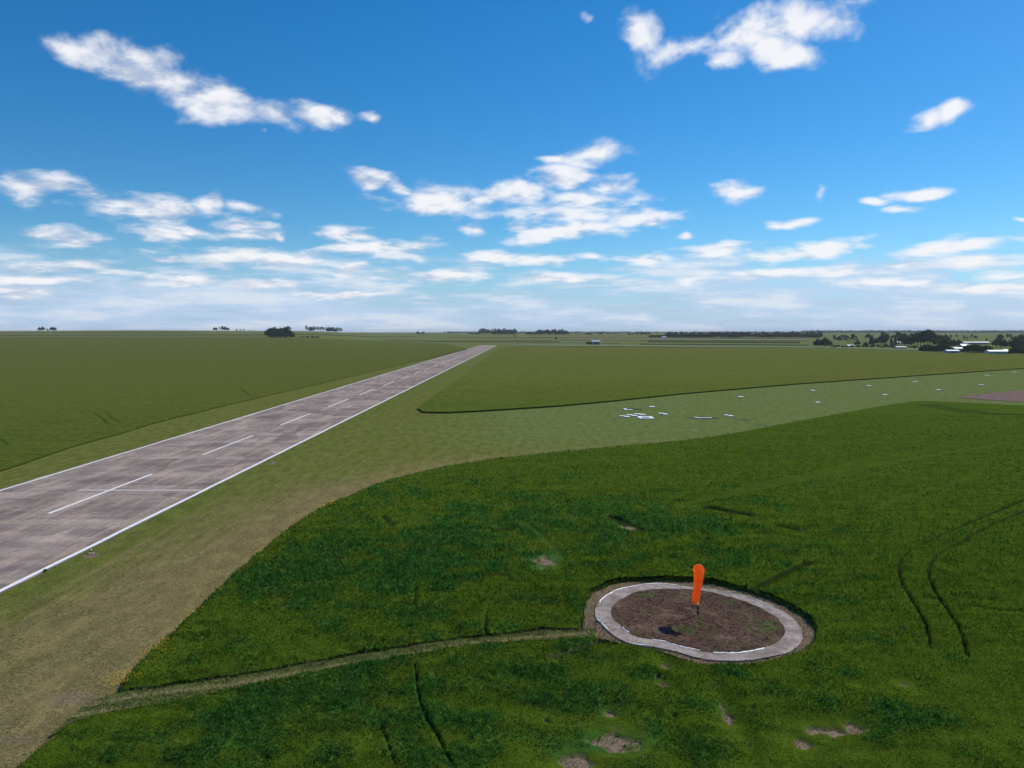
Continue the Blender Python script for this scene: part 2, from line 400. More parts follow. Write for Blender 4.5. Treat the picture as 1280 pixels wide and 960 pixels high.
def crop_fields(x, y):
    """height (m), tone, bare for the near crop; also used for the leaves"""
    rough = blobs(ROUGH, x, y)
    n1 = fbm(x, y, 9, 3); n2 = fbm(x + 90, y, 1.6, 3); n3 = fbm(x, y + 33, .55, 2)
    rr = np.clip(.12 + .62 * blobs(BROAD, x, y) + .22 * rough + (fbm(x + 7, y + 5, 8, 3) - .5) * 1.1 + (fbm(x - 7, y + 51, 2.2, 3) - .5) * 1.5 - .25, 0, 1)
    z = .58 + (n1 - .5) * .2 + (n2 - .5) * (.15 + .30 * rr) + (n3 - .5) * (.10 + .28 * rr)
    bare = np.zeros(len(x)); trk = np.zeros(len(x))
    for pts, w, d, b in TRACKS:
        P = np.array(pts); m = (x > P[:,0].min() - 2) & (x < P[:,0].max() + 2) & (y > P[:,1].min() - 2) & (y < P[:,1].max() + 2)
        if m.any():
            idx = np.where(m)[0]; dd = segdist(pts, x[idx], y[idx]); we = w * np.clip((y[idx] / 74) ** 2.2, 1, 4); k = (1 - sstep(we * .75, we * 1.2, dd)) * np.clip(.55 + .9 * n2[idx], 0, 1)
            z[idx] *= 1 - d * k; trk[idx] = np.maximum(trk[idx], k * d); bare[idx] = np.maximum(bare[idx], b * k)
    bl = blobs(BARE, x, y); z *= 1 - .72 * np.clip(blobs([(a, b, c * 2.0 + .5, d * 2.0 + .9) for a, b, c, d in BARE], x, y) * 1.15, 0, 1); bb = sstep(.36, .66, bl + (fbm(x + 3, y, .9, 4) - .5) * 1.5)
    z *= 1 - .95 * bb
    nb = (y > 40) & (y < 80) & (x < 12); ii_ = np.where(nb)[0]
    de = np.minimum(segdist(PU_, x[ii_], y[ii_]), segdist(PL_, x[ii_], y[ii_])); z[ii_] *= .5 + .5 * sstep(.1, 1.3, de + (n2[ii_] - .5))
    tone = np.clip(rr + (n2 - .5) * .5, 0, 1)
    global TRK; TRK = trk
    return z, tone, np.clip(np.maximum(bare, bb * .9), 0, 1), bb

# ------------------------------------------------------------------ ground: one sheet to the horizon
RW_L0, RW_L1 = G(0, 620), G(597, 432); RW_R0, RW_R1 = G(0, 741), G(620.5, 432)
RDIR = Vector((RW_R1[0] - RW_R0[0], RW_R1[1] - RW_R0[1])).normalized(); RPER = Vector((RDIR.y, -RDIR.x))
def rw(s, t):   # s metres right of the right edge, t = y
    return (RW_R0[0] + RDIR.x / RDIR.y * (t - RW_R0[1]) + s, t)
RW_W = -(RW_L1[0] - rw(0, RW_L1[1])[0])
RW_W = .5 * (RW_W + (rw(0, RW_L0[1])[0] - RW_L0[0])); RW_END = RW_R1[1]
print('runway width', RW_W, 'end', RW_END, 'ring', RC)

ys = [-200, -120, -60, -20, 0, 15, 25, 32]; y = 36.0
while y < 26000:
    ys.append(y); y += max(.22, min(y * y / (H * 779) * 1.6, y * .06))
ys = np.array(ys); us = np.linspace(-1.5, 1.5, 620)
Y, U = np.meshgrid(ys, us, indexing='ij'); X = U * (np.maximum(Y, -60) + 150) * .93
# keep the fan narrow nearby so the detail lands where it is needed
X = np.where(Y > 0, U * (np.abs(U) * 60 + Y * 1.0 + 10), U * (np.abs(U) * 60 + 10))
x = X.ravel(); y = Y.ravel()
z = terrain(x, y)
near = (y < 330)
dE = np.full(len(x), 1e3); idx = np.where(near & (np.abs(x) < 330))[0]
EL = smooth_line(GP([(-190,1150),(-60,1035),(30,967),(95,912),(150,868)] + EDGE_LEFT[1:11]), 3)
dE[idx] = segdist(EL, x[idx], y[idx])
sr = x - (RW_R0[0] + RDIR.x / RDIR.y * (y - RW_R0[1]))      # metres right of runway
dry = .24 + .78 * np.exp(-dE / 9.0) * (1 - sstep(110, 210, y)) + .35 * (1 - sstep(45, 130, y)) * sstep(1, 9, sr)
dry = np.where((sr > 0) & (sr < 4), dry * .4, dry)
dry = dry + .45 * blobs([pblob(85, 870, 70, 30), pblob(230, 780, 60, 30), pblob(430, 620, 50, 12), pblob(280, 730, 60, 20)], x, y)
dry = np.where(sr < -RW_W, .25, dry)
soil = np.maximum(.95 * blobs([pblob(90, 872, 55, 16)], x, y) * .62, 0)
soil = np.maximum(soil, .8 * blobs([pblob(20, 925, 60, 14)], x, y) * .7)
soil = np.maximum(soil, blobs([pblob(114, 695, 13, 3.5), pblob(340, 579, 8, 1.8)], x, y))
inb = np.zeros(len(x), bool); ii = np.where(near)[0]; inb[ii] = inside(NEAR, x[ii], y[ii])
soil = np.where(inb & (y < 180), 1.0, soil)
arc = segdist(smooth_line(GP([(80,768),(58,785),(50,803),(55,820),(75,832)]), 5), x[ii], y[ii])
dry[ii] += 1.2 * (1 - sstep(.1, .3, arc))
pale = sstep(120, 210, y) * sstep(8, 60, sr) * .85
pale = np.where(y > 600, .5, pale)
nr, nc = Y.shape
i = (np.arange(nr - 1)[:, None] * nc + np.arange(nc - 1)[None]).ravel()
F = np.stack([i, i + 1, i + nc + 1, i + nc], 1)
me = fastmesh('ground', np.stack([x, y, z], 1), F, 4, dict(dry=dry, soil=soil, pale=pale))
tag(link('ground', me, m_ground, smooth=True), kind='structure')

# ------------------------------------------------------------------ runway
def strip_mesh(mb, s0, s1, t0, t1, z, step=60, skew=0.0, jit=0.0):
    n = max(1, int((t1 - t0) / step)); v = []
    for k in range(n + 1):
        t = t0 + (t1 - t0) * k / n; p0 = rw(s0, t); p1 = rw(s1, t)
        h = float(terrain(p0[0], t)) + z
        j = (random.random() - .5) * jit
        v += [(p0[0] + j, p0[1], h), (p1[0] + j, p1[1], h)]
    mb.add(v, [(2*k, 2*k+1, 2*k+3, 2*k+2) for k in range(n)])
RW0 = 20.0
mb = MB(); strip_mesh(mb, -RW_W - .6, .35, RW0, RW_END + 2, .05, 20)
run = mb.build('runway', m_run); tag(run, kind='structure')
mb = MB(); strip_mesh(mb, -.48, 0.08, RW0, RW_END, .07, 7, jit=.14)
strip_mesh(mb, -RW_W, -RW_W + .46, RW0, RW_END, .07, 12, jit=.06)
tag(mb.build('runway_edge_lines', m_paint), kind='structure')
c0 = -RW_W / 2
mb = MB(); t = G(60, 642)[1]; c0 = G(60, 642)[0] - rw(0, t)[0]; c0b = G(319, 544)[0] - rw(0, G(319, 544)[1])[0]
c0 = (c0 + c0b) / 2; t -= 51.6
while t < RW_END - 20:
    strip_mesh(mb, c0 - .25, c0 + .25, t, t + 30, .07, 30); t += 51.4
tag(mb.build('runway_centre_line', m_paint), kind='structure')
mb = MB()
for k in range(9):
    s = -RW_W + 1.2 + k * (RW_W - 2.4) / 8; strip_mesh(mb, s - .9, s + .9, RW_END - 34, RW_END - 4, .072, 40)
tag(mb.build('runway_threshold_bars', m_paint), kind='structure')
mb = MB(); tj = G(150, 614)[1]
strip_mesh(mb, -RW_W * .62, -.7, tj, tj + .9, .066, 1)
tag(mb.build('runway_cross_line', m_faint), kind='structure')

# ------------------------------------------------------------------ dirt disc, litter margin, ring, path
def ear(name, poly, zf, mat, inner=None, kind='structure', grid=None, attrs=None):
    n = len(poly); vs = [Vector(p) for p in poly]; ed = [(i, (i + 1) % n) for i in range(n)]
    if inner:
        b = len(vs); m = len(inner); vs += [Vector(p) for p in inner]; ed += [(b + i, b + (i + 1) % m) for i in range(m)]
    if grid:
        A = np.array(poly); gx, gy = np.meshgrid(np.arange(A[:,0].min(), A[:,0].max(), grid), np.arange(A[:,1].min(), A[:,1].max(), grid))
        gx = gx.ravel() + RNG.random(gx.size) * grid * .4; gy = gy.ravel() + RNG.random(gy.size) * grid * .4
        k = inside(poly, gx, gy)
        if inner: k &= ~inside(inner, gx, gy)
        vs += [Vector(p) for p in zip(gx[k], gy[k])]
    v, e, f, *_ = delaunay_2d_cdt(vs, ed, [], 1 if not inner else 0, 1e-5)
    A = np.array([(p[0], p[1]) for p in v])
    if inner:
        C = np.array([A[list(q)].mean(0) for q in f])
        keep = inside(poly, C[:,0], C[:,1]) & ~inside(inner, C[:,0], C[:,1]); f = [q for q, k in zip(f, keep) if k]
    Z = zf(A[:,0], A[:,1])
    me = bpy.data.meshes.new(name); me.from_pydata([(a[0], a[1], float(h)) for a, h in zip(A, Z)], [], [tuple(q) for q in f]); me.update()
    bm = bmesh.new(); bm.from_mesh(me)
    for q in bm.faces:
        if q.normal.z < 0: q.normal_flip()
    bm.to_mesh(me); bm.free()
    if attrs:
        for k_, fn in attrs.items():
            at = me.attributes.new(k_, 'FLOAT', 'POINT'); at.data.foreach_set('value', np.asarray(fn(A[:,0], A[:,1]), np.float32))
    o = link(name, me, mat)
    if kind: tag(o, kind=kind)
    return o
MARG = grow([tuple(RC + (np.array(p) - RC) * 1.06) for p in CROP_RING], True, .5, .2, 1)
ear('soil_margin', MARG, lambda x, y: .03 + .10 * fbm(x, y, .6, 3), m_straw, inner=RING_OUT, grid=.3)
def dz(x, y):
    r = np.hypot(x - 16.4, y - 68.6)
    return .05 + .16 * fbm(x, y, .8, 3) + .12 * fbm(x + 9, y, .25, 2) + .10 * np.exp(-((r - .7) / .4) ** 2) - .12 * np.exp(-(r / .4) ** 2)
ear('soil', RING_IN, dz, m_dirt, grid=.16)
# concrete ring: a low kerbed band with irregular painted rims
ring = empty('ground_ring', (RC[0], RC[1], 0))
tag(ring, 'weathered pale concrete ring laid on the ground round the orange windsock', 'ground ring')
def rel(p, c=RC): return (p[0] - c[0], p[1] - c[1])
ro = grow([rel(p) for p in RING_OUT], True, .4, .07, .5); ri = grow([rel(p) for p in RING_IN], True, .4, .12, .5)
o = ear('band', ro, lambda x, y: .17 + .03 * fbm(x, y, .9, 3), m_ring, inner=ri, kind=None, grid=.5); o.parent = ring
mb = MB()
for loop, sgn in ((ro, 1), (ri, -1)):
    n = len(loop); mb.add([(p[0], p[1], 0) for p in loop] + [(p[0], p[1], .185) for p in loop], [(i, (i+1) % n, n + (i+1) % n, n + i) for i in range(n)])
mb.build('band_side', m_ring, ring)
def rim(loop, a0, a1, w, z=.20):
    pts = []; mb = MB()
    for p in loop:
        a = math.degrees(math.atan2(p[1], p[0])) % 360
        pts.append((a - a0) % 360 < (a1 - a0) % 360)
    n = len(loop)
    for i in range(n):
        if pts[i] and pts[(i+1) % n]:
            p, q = loop[i], loop[(i+1) % n]; k = 1 - w / 8.0; ww = k + random.uniform(-.006, .006)
            mb.add([(p[0], p[1], z+.02), (q[0], q[1], z+.02), (q[0]*ww, q[1]*ww, z+.03), (p[0]*ww, p[1]*ww, z+.03), (p[0]*1.003, p[1]*1.003, .02), (q[0]*1.003, q[1]*1.003, .02)],
                   [(0,1,2,3), (4,5,1,0)])
    mb.build('whitewashed_rim', m_slab, ring)
rim(ro, 85, 150, .14); rim(ro, 175, 200, .05); rim(ro, 214, 230, .05); rim(ri, 222, 262, .12); rim(ri, 268, 312, .15); rim(ro, 20, 60, .05); rim(ri, 190, 205, .09)

PU = smooth_line(GP(PATH_UP), 4); PL = smooth_line(GP([(60,925)] + PATH_LO), 4)
PATHPOLY = [tuple(p) for p in PL] + GP([(745,806)]) + GP([(745,788)]) + PU[::1] + GP([(110,880)])
RUT1 = smooth_line(GP([(100,884),(200,868),(300,856),(400,838),(500,822),(600,805),(735,793)]), 4)
RUT2 = smooth_line(GP([(100,895),(200,884),(260,875),(330,859),(400,845),(470,832),(540,820),(600,811),(700,803)]), 4)
def rutf(x, y): return np.clip((1 - sstep(.2, .55, segdist(RUT1, x, y))) * .8 + (1 - sstep(.2, .6, segdist(RUT2, x, y))), 0, 1)
ear('path', PATHPOLY, lambda x, y: .05 + .16 * fbm(x, y, .8, 2) * (1 - rutf(x, y)) + .03, m_path, grid=.25, attrs={'rut': rutf})

# ------------------------------------------------------------------ near crop canopy + leaves
y = 30.0; ys = []
while y < 345:
    ys.append(y); y += min(max(.13, y * y / (H * 779) * 1.15), .32 if y < 130 else .9)
ys = np.array(ys); us = np.arange(-.78, 1.12, .0021)
Y, U = np.meshgrid(ys, us, indexing='ij'); x = (U * (Y + 6)).ravel(); y = Y.ravel()
inn = inside(NEAR, x, y)
zi = np.full(len(x), .6); tn = np.zeros(len(x)); ba = np.zeros(len(x)); bh = np.zeros(len(x))
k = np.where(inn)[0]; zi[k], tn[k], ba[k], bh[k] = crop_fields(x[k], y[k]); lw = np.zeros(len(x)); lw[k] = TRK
farf = sstep(150, 300, y); zi = zi * (1 - farf) + .6 * farf
nr, nc = Y.shape
i = (np.arange(nr - 1)[:, None] * nc + np.arange(nc - 1)[None]).ravel()
F = np.stack([i, i + 1, i + nc + 1, i + nc], 1)
ok = inn[F].all(1) & (bh[F].min(1) < .85)
F = F[ok]; used = np.unique(F); rm = np.zeros(len(x), np.int64); rm[used] = np.arange(len(used))
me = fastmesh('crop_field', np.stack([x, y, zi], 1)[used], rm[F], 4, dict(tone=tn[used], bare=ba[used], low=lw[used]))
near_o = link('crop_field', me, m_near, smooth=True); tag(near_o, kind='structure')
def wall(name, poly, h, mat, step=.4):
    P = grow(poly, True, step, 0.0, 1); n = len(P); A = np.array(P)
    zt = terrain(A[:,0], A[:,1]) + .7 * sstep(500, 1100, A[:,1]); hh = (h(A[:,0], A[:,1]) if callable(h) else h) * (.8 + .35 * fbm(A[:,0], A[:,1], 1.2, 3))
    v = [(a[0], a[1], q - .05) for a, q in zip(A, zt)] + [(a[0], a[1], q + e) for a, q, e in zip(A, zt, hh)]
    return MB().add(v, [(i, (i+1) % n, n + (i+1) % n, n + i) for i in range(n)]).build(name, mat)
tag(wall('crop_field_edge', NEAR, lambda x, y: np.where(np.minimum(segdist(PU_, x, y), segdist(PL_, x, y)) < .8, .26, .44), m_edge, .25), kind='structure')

def blades(name, x, y, z, hgt, wid, tone, mat, lean=.35, kinds='stuff', bare=None, label=None, rnd=None):
    n = len(x); a = RNG.random(n) * 2 * np.pi; b = RNG.random(n) * 2 * np.pi; L = lean * (0.3 + RNG.random(n))
    dx, dy = np.cos(a) * wid / 2, np.sin(a) * wid / 2; lx, ly = np.cos(b) * L * hgt, np.sin(b) * L * hgt
    V = np.zeros((n, 5, 3))
    V[:,0] = np.stack([x - dx*.6, y - dy*.6, z], 1); V[:,1] = np.stack([x + dx*.6, y + dy*.6, z], 1)
    V[:,2] = np.stack([x + dx + lx*.45, y + dy + ly*.45, z + hgt*.6], 1); V[:,3] = np.stack([x - dx + lx*.45, y - dy + ly*.45, z + hgt*.6], 1)
    V[:,4] = np.stack([x + lx*1.4, y + ly*1.4, z + hgt * (.8 + .3 * RNG.random(n))], 1)
    b0 = np.arange(n)[:, None] * 5
    T = np.concatenate([b0 + np.array([[0,1,2]]), b0 + np.array([[0,2,3]]), b0 + np.array([[3,2,4]])], 0)
    r = RNG.random(n) if rnd is None else rnd
    me = fastmesh(name, V.reshape(-1, 3), T, 3, dict(tone=np.repeat(tone, 5), rnd=np.repeat(r, 5), bare=np.repeat(np.zeros(n) if bare is None else bare, 5)))
    o = link(name, me, mat); tag(o, label, None, None, kinds); return o

# leaves spread evenly as the eye meets them: dense nearby, sparse far off
def scatter(n, y0, y1, u0=-.76, u1=.80):
    s = RNG.random(n); y = 1 / (1 / y0 + (1 / y1 - 1 / y0) * s); u = u0 + (u1 - u0) * RNG.random(n)
    return u * y, y
x, y = scatter(620000, 38, 230); k = inside(NEAR, x, y); x = x[k]; y = y[k]
z, tn, ba, bh = crop_fields(x, y)
keep = ((bh < .5) | (RNG.random(len(x)) < .12)) & (TRK < .15) & ((z > .22) | (bh > .5)) & ((RNG.random(len(x)) < np.clip((z - .1) * 3.0, 0, 1)) | (bh > .5)); x, y, z, tn, ba = x[keep], y[keep], z[keep], tn[keep], ba[keep]
sc = np.clip(y / 60, .75, 3.0)
hg = (.17 + .16 * RNG.random(len(x))) * (.8 + .5 * tn) * np.minimum(sc, 1.3); wd = .055 * sc * (.7 + .9 * RNG.random(len(x)) * (.6 + tn))
blades('crop_leaves', x, y, np.maximum(z - .10, 0), hg, wd, tn, m_nearleaf, .55, label='dense green crop leaves standing over the near field')
# fringe of plants along the crop's edge
P = np.array(grow(NEAR, True, .05, 0, 1)); P = P[(P[:,1] < 190) & (P[:,1] > 36) & (np.abs(P[:,0]) < P[:,1] * .8)]
P = np.repeat(P, 4, axis=0); P = P + RNG.normal(0, .10, P.shape)
zz = RNG.random(len(P)) * np.where(np.minimum(segdist(PU_, P[:,0], P[:,1]), segdist(PL_, P[:,0], P[:,1])) < .9, .2, .38); blades('crop_fringe', P[:,0], P[:,1], zz, .28 + .22 * RNG.random(len(P)), .05 * np.clip(P[:,1] / 60, .75, 3) * (.7 + .8 * RNG.random(len(P))), np.full(len(P), .45), m_nearleaf, .45, label='leafy fringe of plants along the crop edge')

# short turf and straw on the mown ground, path and soil
m_turf, nt = newmat('short_turf'); N = NT(nt)
c = N.mix(N.attr('tone'), (.10, .14, .035), (.30, .25, .14)); c = N.mix(1.0, c, N.ramp(N.attr('rnd'), 0, 1, .55, 1.35, smooth=False), 'MULTIPLY')
N.leaf(c, .3)
x, y = scatter(230000, 38, 130, -.76, .1); s_ = x - (RW_R0[0] + RDIR.x / RDIR.y * (y - RW_R0[1]))
d_ = segdist(EL, x, y)
k = ~inside(NEAR, x, y) & (s_ > .4); x, y, d_, s_ = x[k], y[k], d_[k], s_[k]
k = (fbm(x, y, 2.2, 3) > .40) & (RNG.random(len(x)) < .75); x, y, d_ = x[k], y[k], d_[k]
dryn = np.clip(.2 + .55 * np.exp(-d_ / 9) + (fbm(x * 3, y * .3, 2, 3) - .5) * 1.2, 0, 1); dryn = np.clip(dryn + (RNG.random(len(x)) - .5) * .5, 0, 1)
blades('turf', x, y, np.zeros(len(x)), .03 + .03 * RNG.random(len(x)), .05 * np.clip(y / 60, .75, 2), dryn, m_turf, 1.6, label='short patchy mown turf beside the runway')
A = np.array(PATHPOLY); n = 60000; x = RNG.uniform(A[:,0].min(), A[:,0].max(), n); y = RNG.uniform(A[:,1].min(), A[:,1].max(), n)
k = inside(PATHPOLY, x, y); x, y = x[k], y[k]; rf = rutf(x, y); k = RNG.random(len(x)) > rf * .75; x, y, rf = x[k], y[k], rf[k]
blades('path_grass', x, y, np.full(len(x), .08), .10 + .22 * RNG.random(len(x)) * (1 - rf), np.full(len(x), .05), np.clip(.30 + .4 * rf + (RNG.random(len(x)) - .5) * .6, 0, 1), m_turf, .9, label='pale trampled grass on the path to the ring')
n = 16000; an = RNG.random(n) * 2 * np.pi; rr = 11 * np.sqrt(RNG.random(n)); x = RC[0] + rr * np.cos(an); y = RC[1] + rr * 1.05 * np.sin(an)
inring = inside(RING_IN, x, y); inm = inside(MARG, x, y) & ~inside(RING_OUT, x, y)
k = (inring & (fbm(x + 31, y, 3.0, 3) > .56)) | inm; x, y, inm = x[k], y[k], inm[k]
blades('soil_weeds', x, y, np.full(len(x), .10), .07 + .12 * RNG.random(len(x)), np.full(len(x), .045), np.clip(np.where(inm, .85, .2) + (RNG.random(len(x)) - .5) * .6, 0, 1), m_turf, 1.3, label='straw litter and low weeds scattered on the soil round the windsock')
# clods of soil inside the ring
mb_v = []; mb_f = []; n = 1500
an = RNG.random(n) * 6.283; rr = 9 * np.sqrt(RNG.random(n)); cx = RC[0] + rr * np.cos(an); cy = RC[1] + rr * np.sin(an)
k = inside(MARG, cx, cy) & ~(inside(RING_OUT, cx, cy) & ~inside(RING_IN, cx, cy)); mb = MB()
for a, b in zip(cx[k], cy[k]):
    s = random.uniform(.03, .10); h = float(dz(np.array([a]), np.array([b]))[0])
    v = [(a + s*random.uniform(.6,1.2)*dx, b + s*random.uniform(.6,1.2)*dy, h + s*dz_*random.uniform(.5, .9)) for dx, dy, dz_ in ((1,0,0),(0,1,0),(-1,0,0),(0,-1,0),(0,0,1.1))]
    mb.add(v, [(0,1,4),(1,2,4),(2,3,4),(3,0,4)])
tag(mb.build('soil_clods', m_dirt), 'small clods of dug brown soil inside the ring', kind='stuff')
# yellow flowers along the crop edge
m_fl = simple_mat('yellow_petals', (.75, .48, .02), .8, .3, 8)
FL = smooth_line(GP([(150,862),(200,812),(290,727),(350,674),(400,640),(430,626)]), 8); mb = MB()
Q = np.array(FL)
for _ in range(3600):
    i = random.randrange(len(Q) - 1); p = Q[i] + (Q[i+1] - Q[i]) * random.random(); q = p + RNG.normal(0, .75, 2) + np.array([-.4, .15])
    if fbm(np.array([q[0]]), np.array([q[1]]), 2.6, 2)[0] < .47 + .20 * random.random(): continue
    inside_ = bool(inside(NEAR, np.array([q[0]]), np.array([q[1]]))[0])
    h = (.62 if inside_ else .18) + random.random() * .12; s = random.uniform(.02, .045)
    pet = [(q[0] + s * math.cos(a) * (1 if a_ % 2 == 0 else .55), q[1] + s * math.sin(a) * (1 if a_ % 2 == 0 else .55), h + s * .4 * math.sin(a)) for a_, a in enumerate([k * math.pi / 4 for k in range(8)])]
    mb.add(pet, [tuple(range(8))])
tag(mb.build('yellow_flowers', m_fl), 'scattered yellow wildflowers along the left crop edge', kind='stuff')
del mb_v, mb_f

# ------------------------------------------------------------------ far fields
def field(name, px, h, mat, tone=0.0, grid=60, world=None, edge=m_edge, amp=.0):
    poly = world or GP(px); poly = grow(poly, True, 3.0, amp, 12)
    A = np.array(poly); g_ = max(grid, (A[:,1].max() - A[:,1].min()) / 40)
    o = ear(name, poly, lambda x, y: terrain(x, y) + h + .7 * sstep(500, 1100, y), mat, grid=g_, attrs={'tone': lambda x, y: tone(x, y) if callable(tone) else np.full(len(x), tone), 'bare': lambda x, y: np.zeros(len(x))})
    if h > .3:
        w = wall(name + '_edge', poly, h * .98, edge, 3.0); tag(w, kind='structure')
    return o
# left crop: along the left verge, to the far rise
vl = [(-900, 830), (-300, 680), (0, 590), (100, 557), (200, 528), (300, 503), (400, 480), (470, 463.5), (540, 447.5), (585, 436.8)]
field('crop_field', vl + [(560, 430.5), (500, 426.5), (400, 424), (330, 423.6), (0, 422.5), (-300, 424)] + [(-900, 430)], .22, m_left, lambda x, y: np.clip(.9 - y / 420, 0, 1) * 1.0, 25, amp=.5)
# crop between the runway and the grass strip
field('crop_field', [(522, 512), (535, 502), (560, 484), (590, 461), (612, 444), (626, 434.3), (800, 434.5), (1000, 438), (1150, 441), (1280, 444.5), (1500, 447), (1500, 448.5), (1280, 461), (1000, 480.5), (860, 492.5), (760, 503), (700, 508.5), (640, 512.5), (600, 515), (560, 517), (530, 516.5)], .55, m_mid, lambda x, y: np.clip(.7 - (y - 200) / 500, 0, 1), 25, amp=.35)
field('ploughed_field', [(1196, 497), (1230, 492.5), (1290, 487), (1500, 478), (1500, 506), (1290, 503), (1240, 500.5)], .12, m_plough, 0, 15)
strips = [
          ([(640, 432.5), (1000, 435), (1240, 441), (1500, 445), (1500, 443), (1240, 438.5), (1000, 433), (800, 431.5), (640, 430.8)], .05, 2),
          ([(800, 430.6), (1010, 432), (1010, 430.2), (800, 429.2)], .7, 1), ([(530, 426.8), (600, 427.5), (700, 428), (700, 426.3), (530, 425.4)], .7, 1),
          ([(810, 427.6), (1000, 429), (1000, 427.4), (810, 426.2)], .8, 3), ([(480, 424.6), (690, 425.4), (690, 424), (480, 423.4)], .6, 0),
          ([(700, 425), (1010, 426), (1010, 424.4), (700, 423.6)], .6, 4), ([(-200, 422.2), (330, 421.8), (330, 421), (-200, 422)], .3, 0),
          ([(-200, 420), (360, 419), (520, 421), (520, 420), (360, 418), (-200, 418.4)], .6, 1), ([(-100, 416.5), (250, 416), (250, 415.3), (-100, 415.6)], .6, 0),
          ([(560, 421.8), (1000, 423.4), (1000, 422.4), (560, 421)], .5, 0)]
for px, h, mi in strips: field('far_field' if h > .1 else 'grass_lane', px, h, FARM[mi], 0, 100)
# faint tracks pressed in the left crop
mb = MB()
for px, w in (([(118, 517), (127, 523), (135, 531)], 1.0), ([(131, 515), (137, 520), (141, 525)], .8), ([(143, 524), (150, 529)], .8), ([(-6, 546), (3, 551), (10, 557)], 1.0), ([(300, 486), (306, 490), (311, 495)], .7), ([(60, 530), (115, 522)], .6)):
    L = smooth_line(GP(px), 5)
    for (ax, ay), (bx, by) in zip(L[:-1], L[1:]):
        mb.add([(ax - w/2, ay, .26), (ax + w/2, ay, .26), (bx + w/2, by, .26), (bx - w/2, by, .26)], [(0, 1, 2, 3)])
tag(mb.build('pressed_tracks', m_edge), kind='structure')

# ------------------------------------------------------------------ windsock
m_pole = simple_mat('dark_steel', (.03, .028, .028), .5, .2, 4, .4)
m_sock, nt = newmat('orange_cloth'); N = NT(nt)
f = N.noise(N.n('ShaderNodeTexCoord').outputs['Object'], 6, 4, .6)
c = N.mix(N.ramp(f, .3, .7), (1.3, .26, .045), (1.4, .36, .06)); 
d = N.n('ShaderNodeBsdfDiffuse'); t_ = N.n('ShaderNodeBsdfTranslucent'); mx = N.n('ShaderNodeMixShader'); o_ = N.n('ShaderNodeOutputMaterial')
N.put(d.inputs[0], c); N.put(t_.inputs[0], (1.6, .50, .13, 1)); mx.inputs[0].default_value = .85
nt.links.new(d.outputs[0], mx.inputs[1]); nt.links.new(t_.outputs[0], mx.inputs[2]); tr_ = N.n('ShaderNodeBsdfTransparent'); tr_.inputs[0].default_value = (1, .38, .08, 1); m2 = N.n('ShaderNodeMixShader'); m2.inputs[0].default_value = .20
nt.links.new(mx.outputs[0], m2.inputs[1]); nt.links.new(tr_.outputs[0], m2.inputs[2]); nt.links.new(m2.outputs[0], o_.inputs[0])
wx, wy = G(872.5, 771)
ws = empty('windsock', (wx, wy, 0)); tag(ws, 'bright orange windsock drooping from a thin dark pole inside the ground ring', 'windsock')
MB().tube([(0, 0, -.1), (0, 0, 1.5), (0, 0, 4.75)], [.06, .055, .04], 12).build('pole', m_pole, ws, True)
mb = MB(); mb.tube([(0, 0, 0), (0, 0, .16)], [.22, .2], 16); mb.build('base_plate', m_ring, ws)
mb = MB(); mb.tube([(0, 0, 4.62), (0, -.25, 4.6), (0, -.5, 4.45)], [.03, .03, .03], 8); mb.tube([(0, 0, 4.75), (0, 0, 4.86)], [.06, .03], 8); mb.build('swivel_arm', m_pole, ws)
# hoop at the mouth, then cloth
B0, B1, B2, B3 = Vector((-.08, -.12, 4.28)), Vector((-.10, -.9, 4.50)), Vector((-.50, -1.75, 3.6)), Vector((-.92, -2.9, 2.25))
mb = MB(); hp = []
for k in range(25):
    a = 2 * math.pi * k / 24; hp.append((B0.x + .46 * math.cos(a), B0.y + .1 * math.sin(a), B0.z + .46 * math.sin(a)))
mb.tube(hp, [.02] * 25, 6, False); mb.build('hoop', m_pole, ws)
V = []; Fc = []; ns, nk = 60, 36
for i in range(ns + 1):
    t = i / ns; p = B0 * (1-t)**3 + B1 * 3*t*(1-t)**2 + B2 * 3*t*t*(1-t) + B3 * t**3
    T = ((B1 - B0) * 3*(1-t)**2 + (B2 - B1) * 6*t*(1-t) + (B3 - B2) * 3*t*t).normalized()
    sx = Vector((1, 0, 0)); sx = (sx - T * sx.dot(T)).normalized(); sy = T.cross(sx)
    r = (.50 * (1 - t) + .30 * t) * (1 + .02 * math.sin(t * 5 * 2 * math.pi))
    if t < .12: r = .46 + (r - .46) * t / .12
    fl = 1 - .04 * t      # lightly collapsed cloth
    for k in range(nk):
        a = 2 * math.pi * k / nk
        w = 1 + .045 * math.sin(3 * a + 5 * t) * (t + .2) + .03 * math.sin(7 * a - 9 * t) * t
        V.append(p + sx * math.cos(a) * r * w * fl + sy * math.sin(a) * r * w)
for i in range(ns):
    for k in range(nk): Fc.append((i*nk + k, i*nk + (k+1) % nk, (i+1)*nk + (k+1) % nk, (i+1)*nk + k))
MB().add(V, Fc).build('sock', m_sock, ws, True)
m_seam = simple_mat('seam_thread', (.75, .09, .012), .8, .1, 8)
for t in (.2, .4, .6, .8):
    i = int(t * ns); ring_ = [V[i*nk + k] for k in range(nk)] + [V[i*nk]]; cen = sum(ring_[:-1], Vector()) / nk
    MB().tube([cen + (q - cen) * 1.01 for q in ring_], [.012] * (nk + 1), 5, False).build('seam', m_seam, ws)

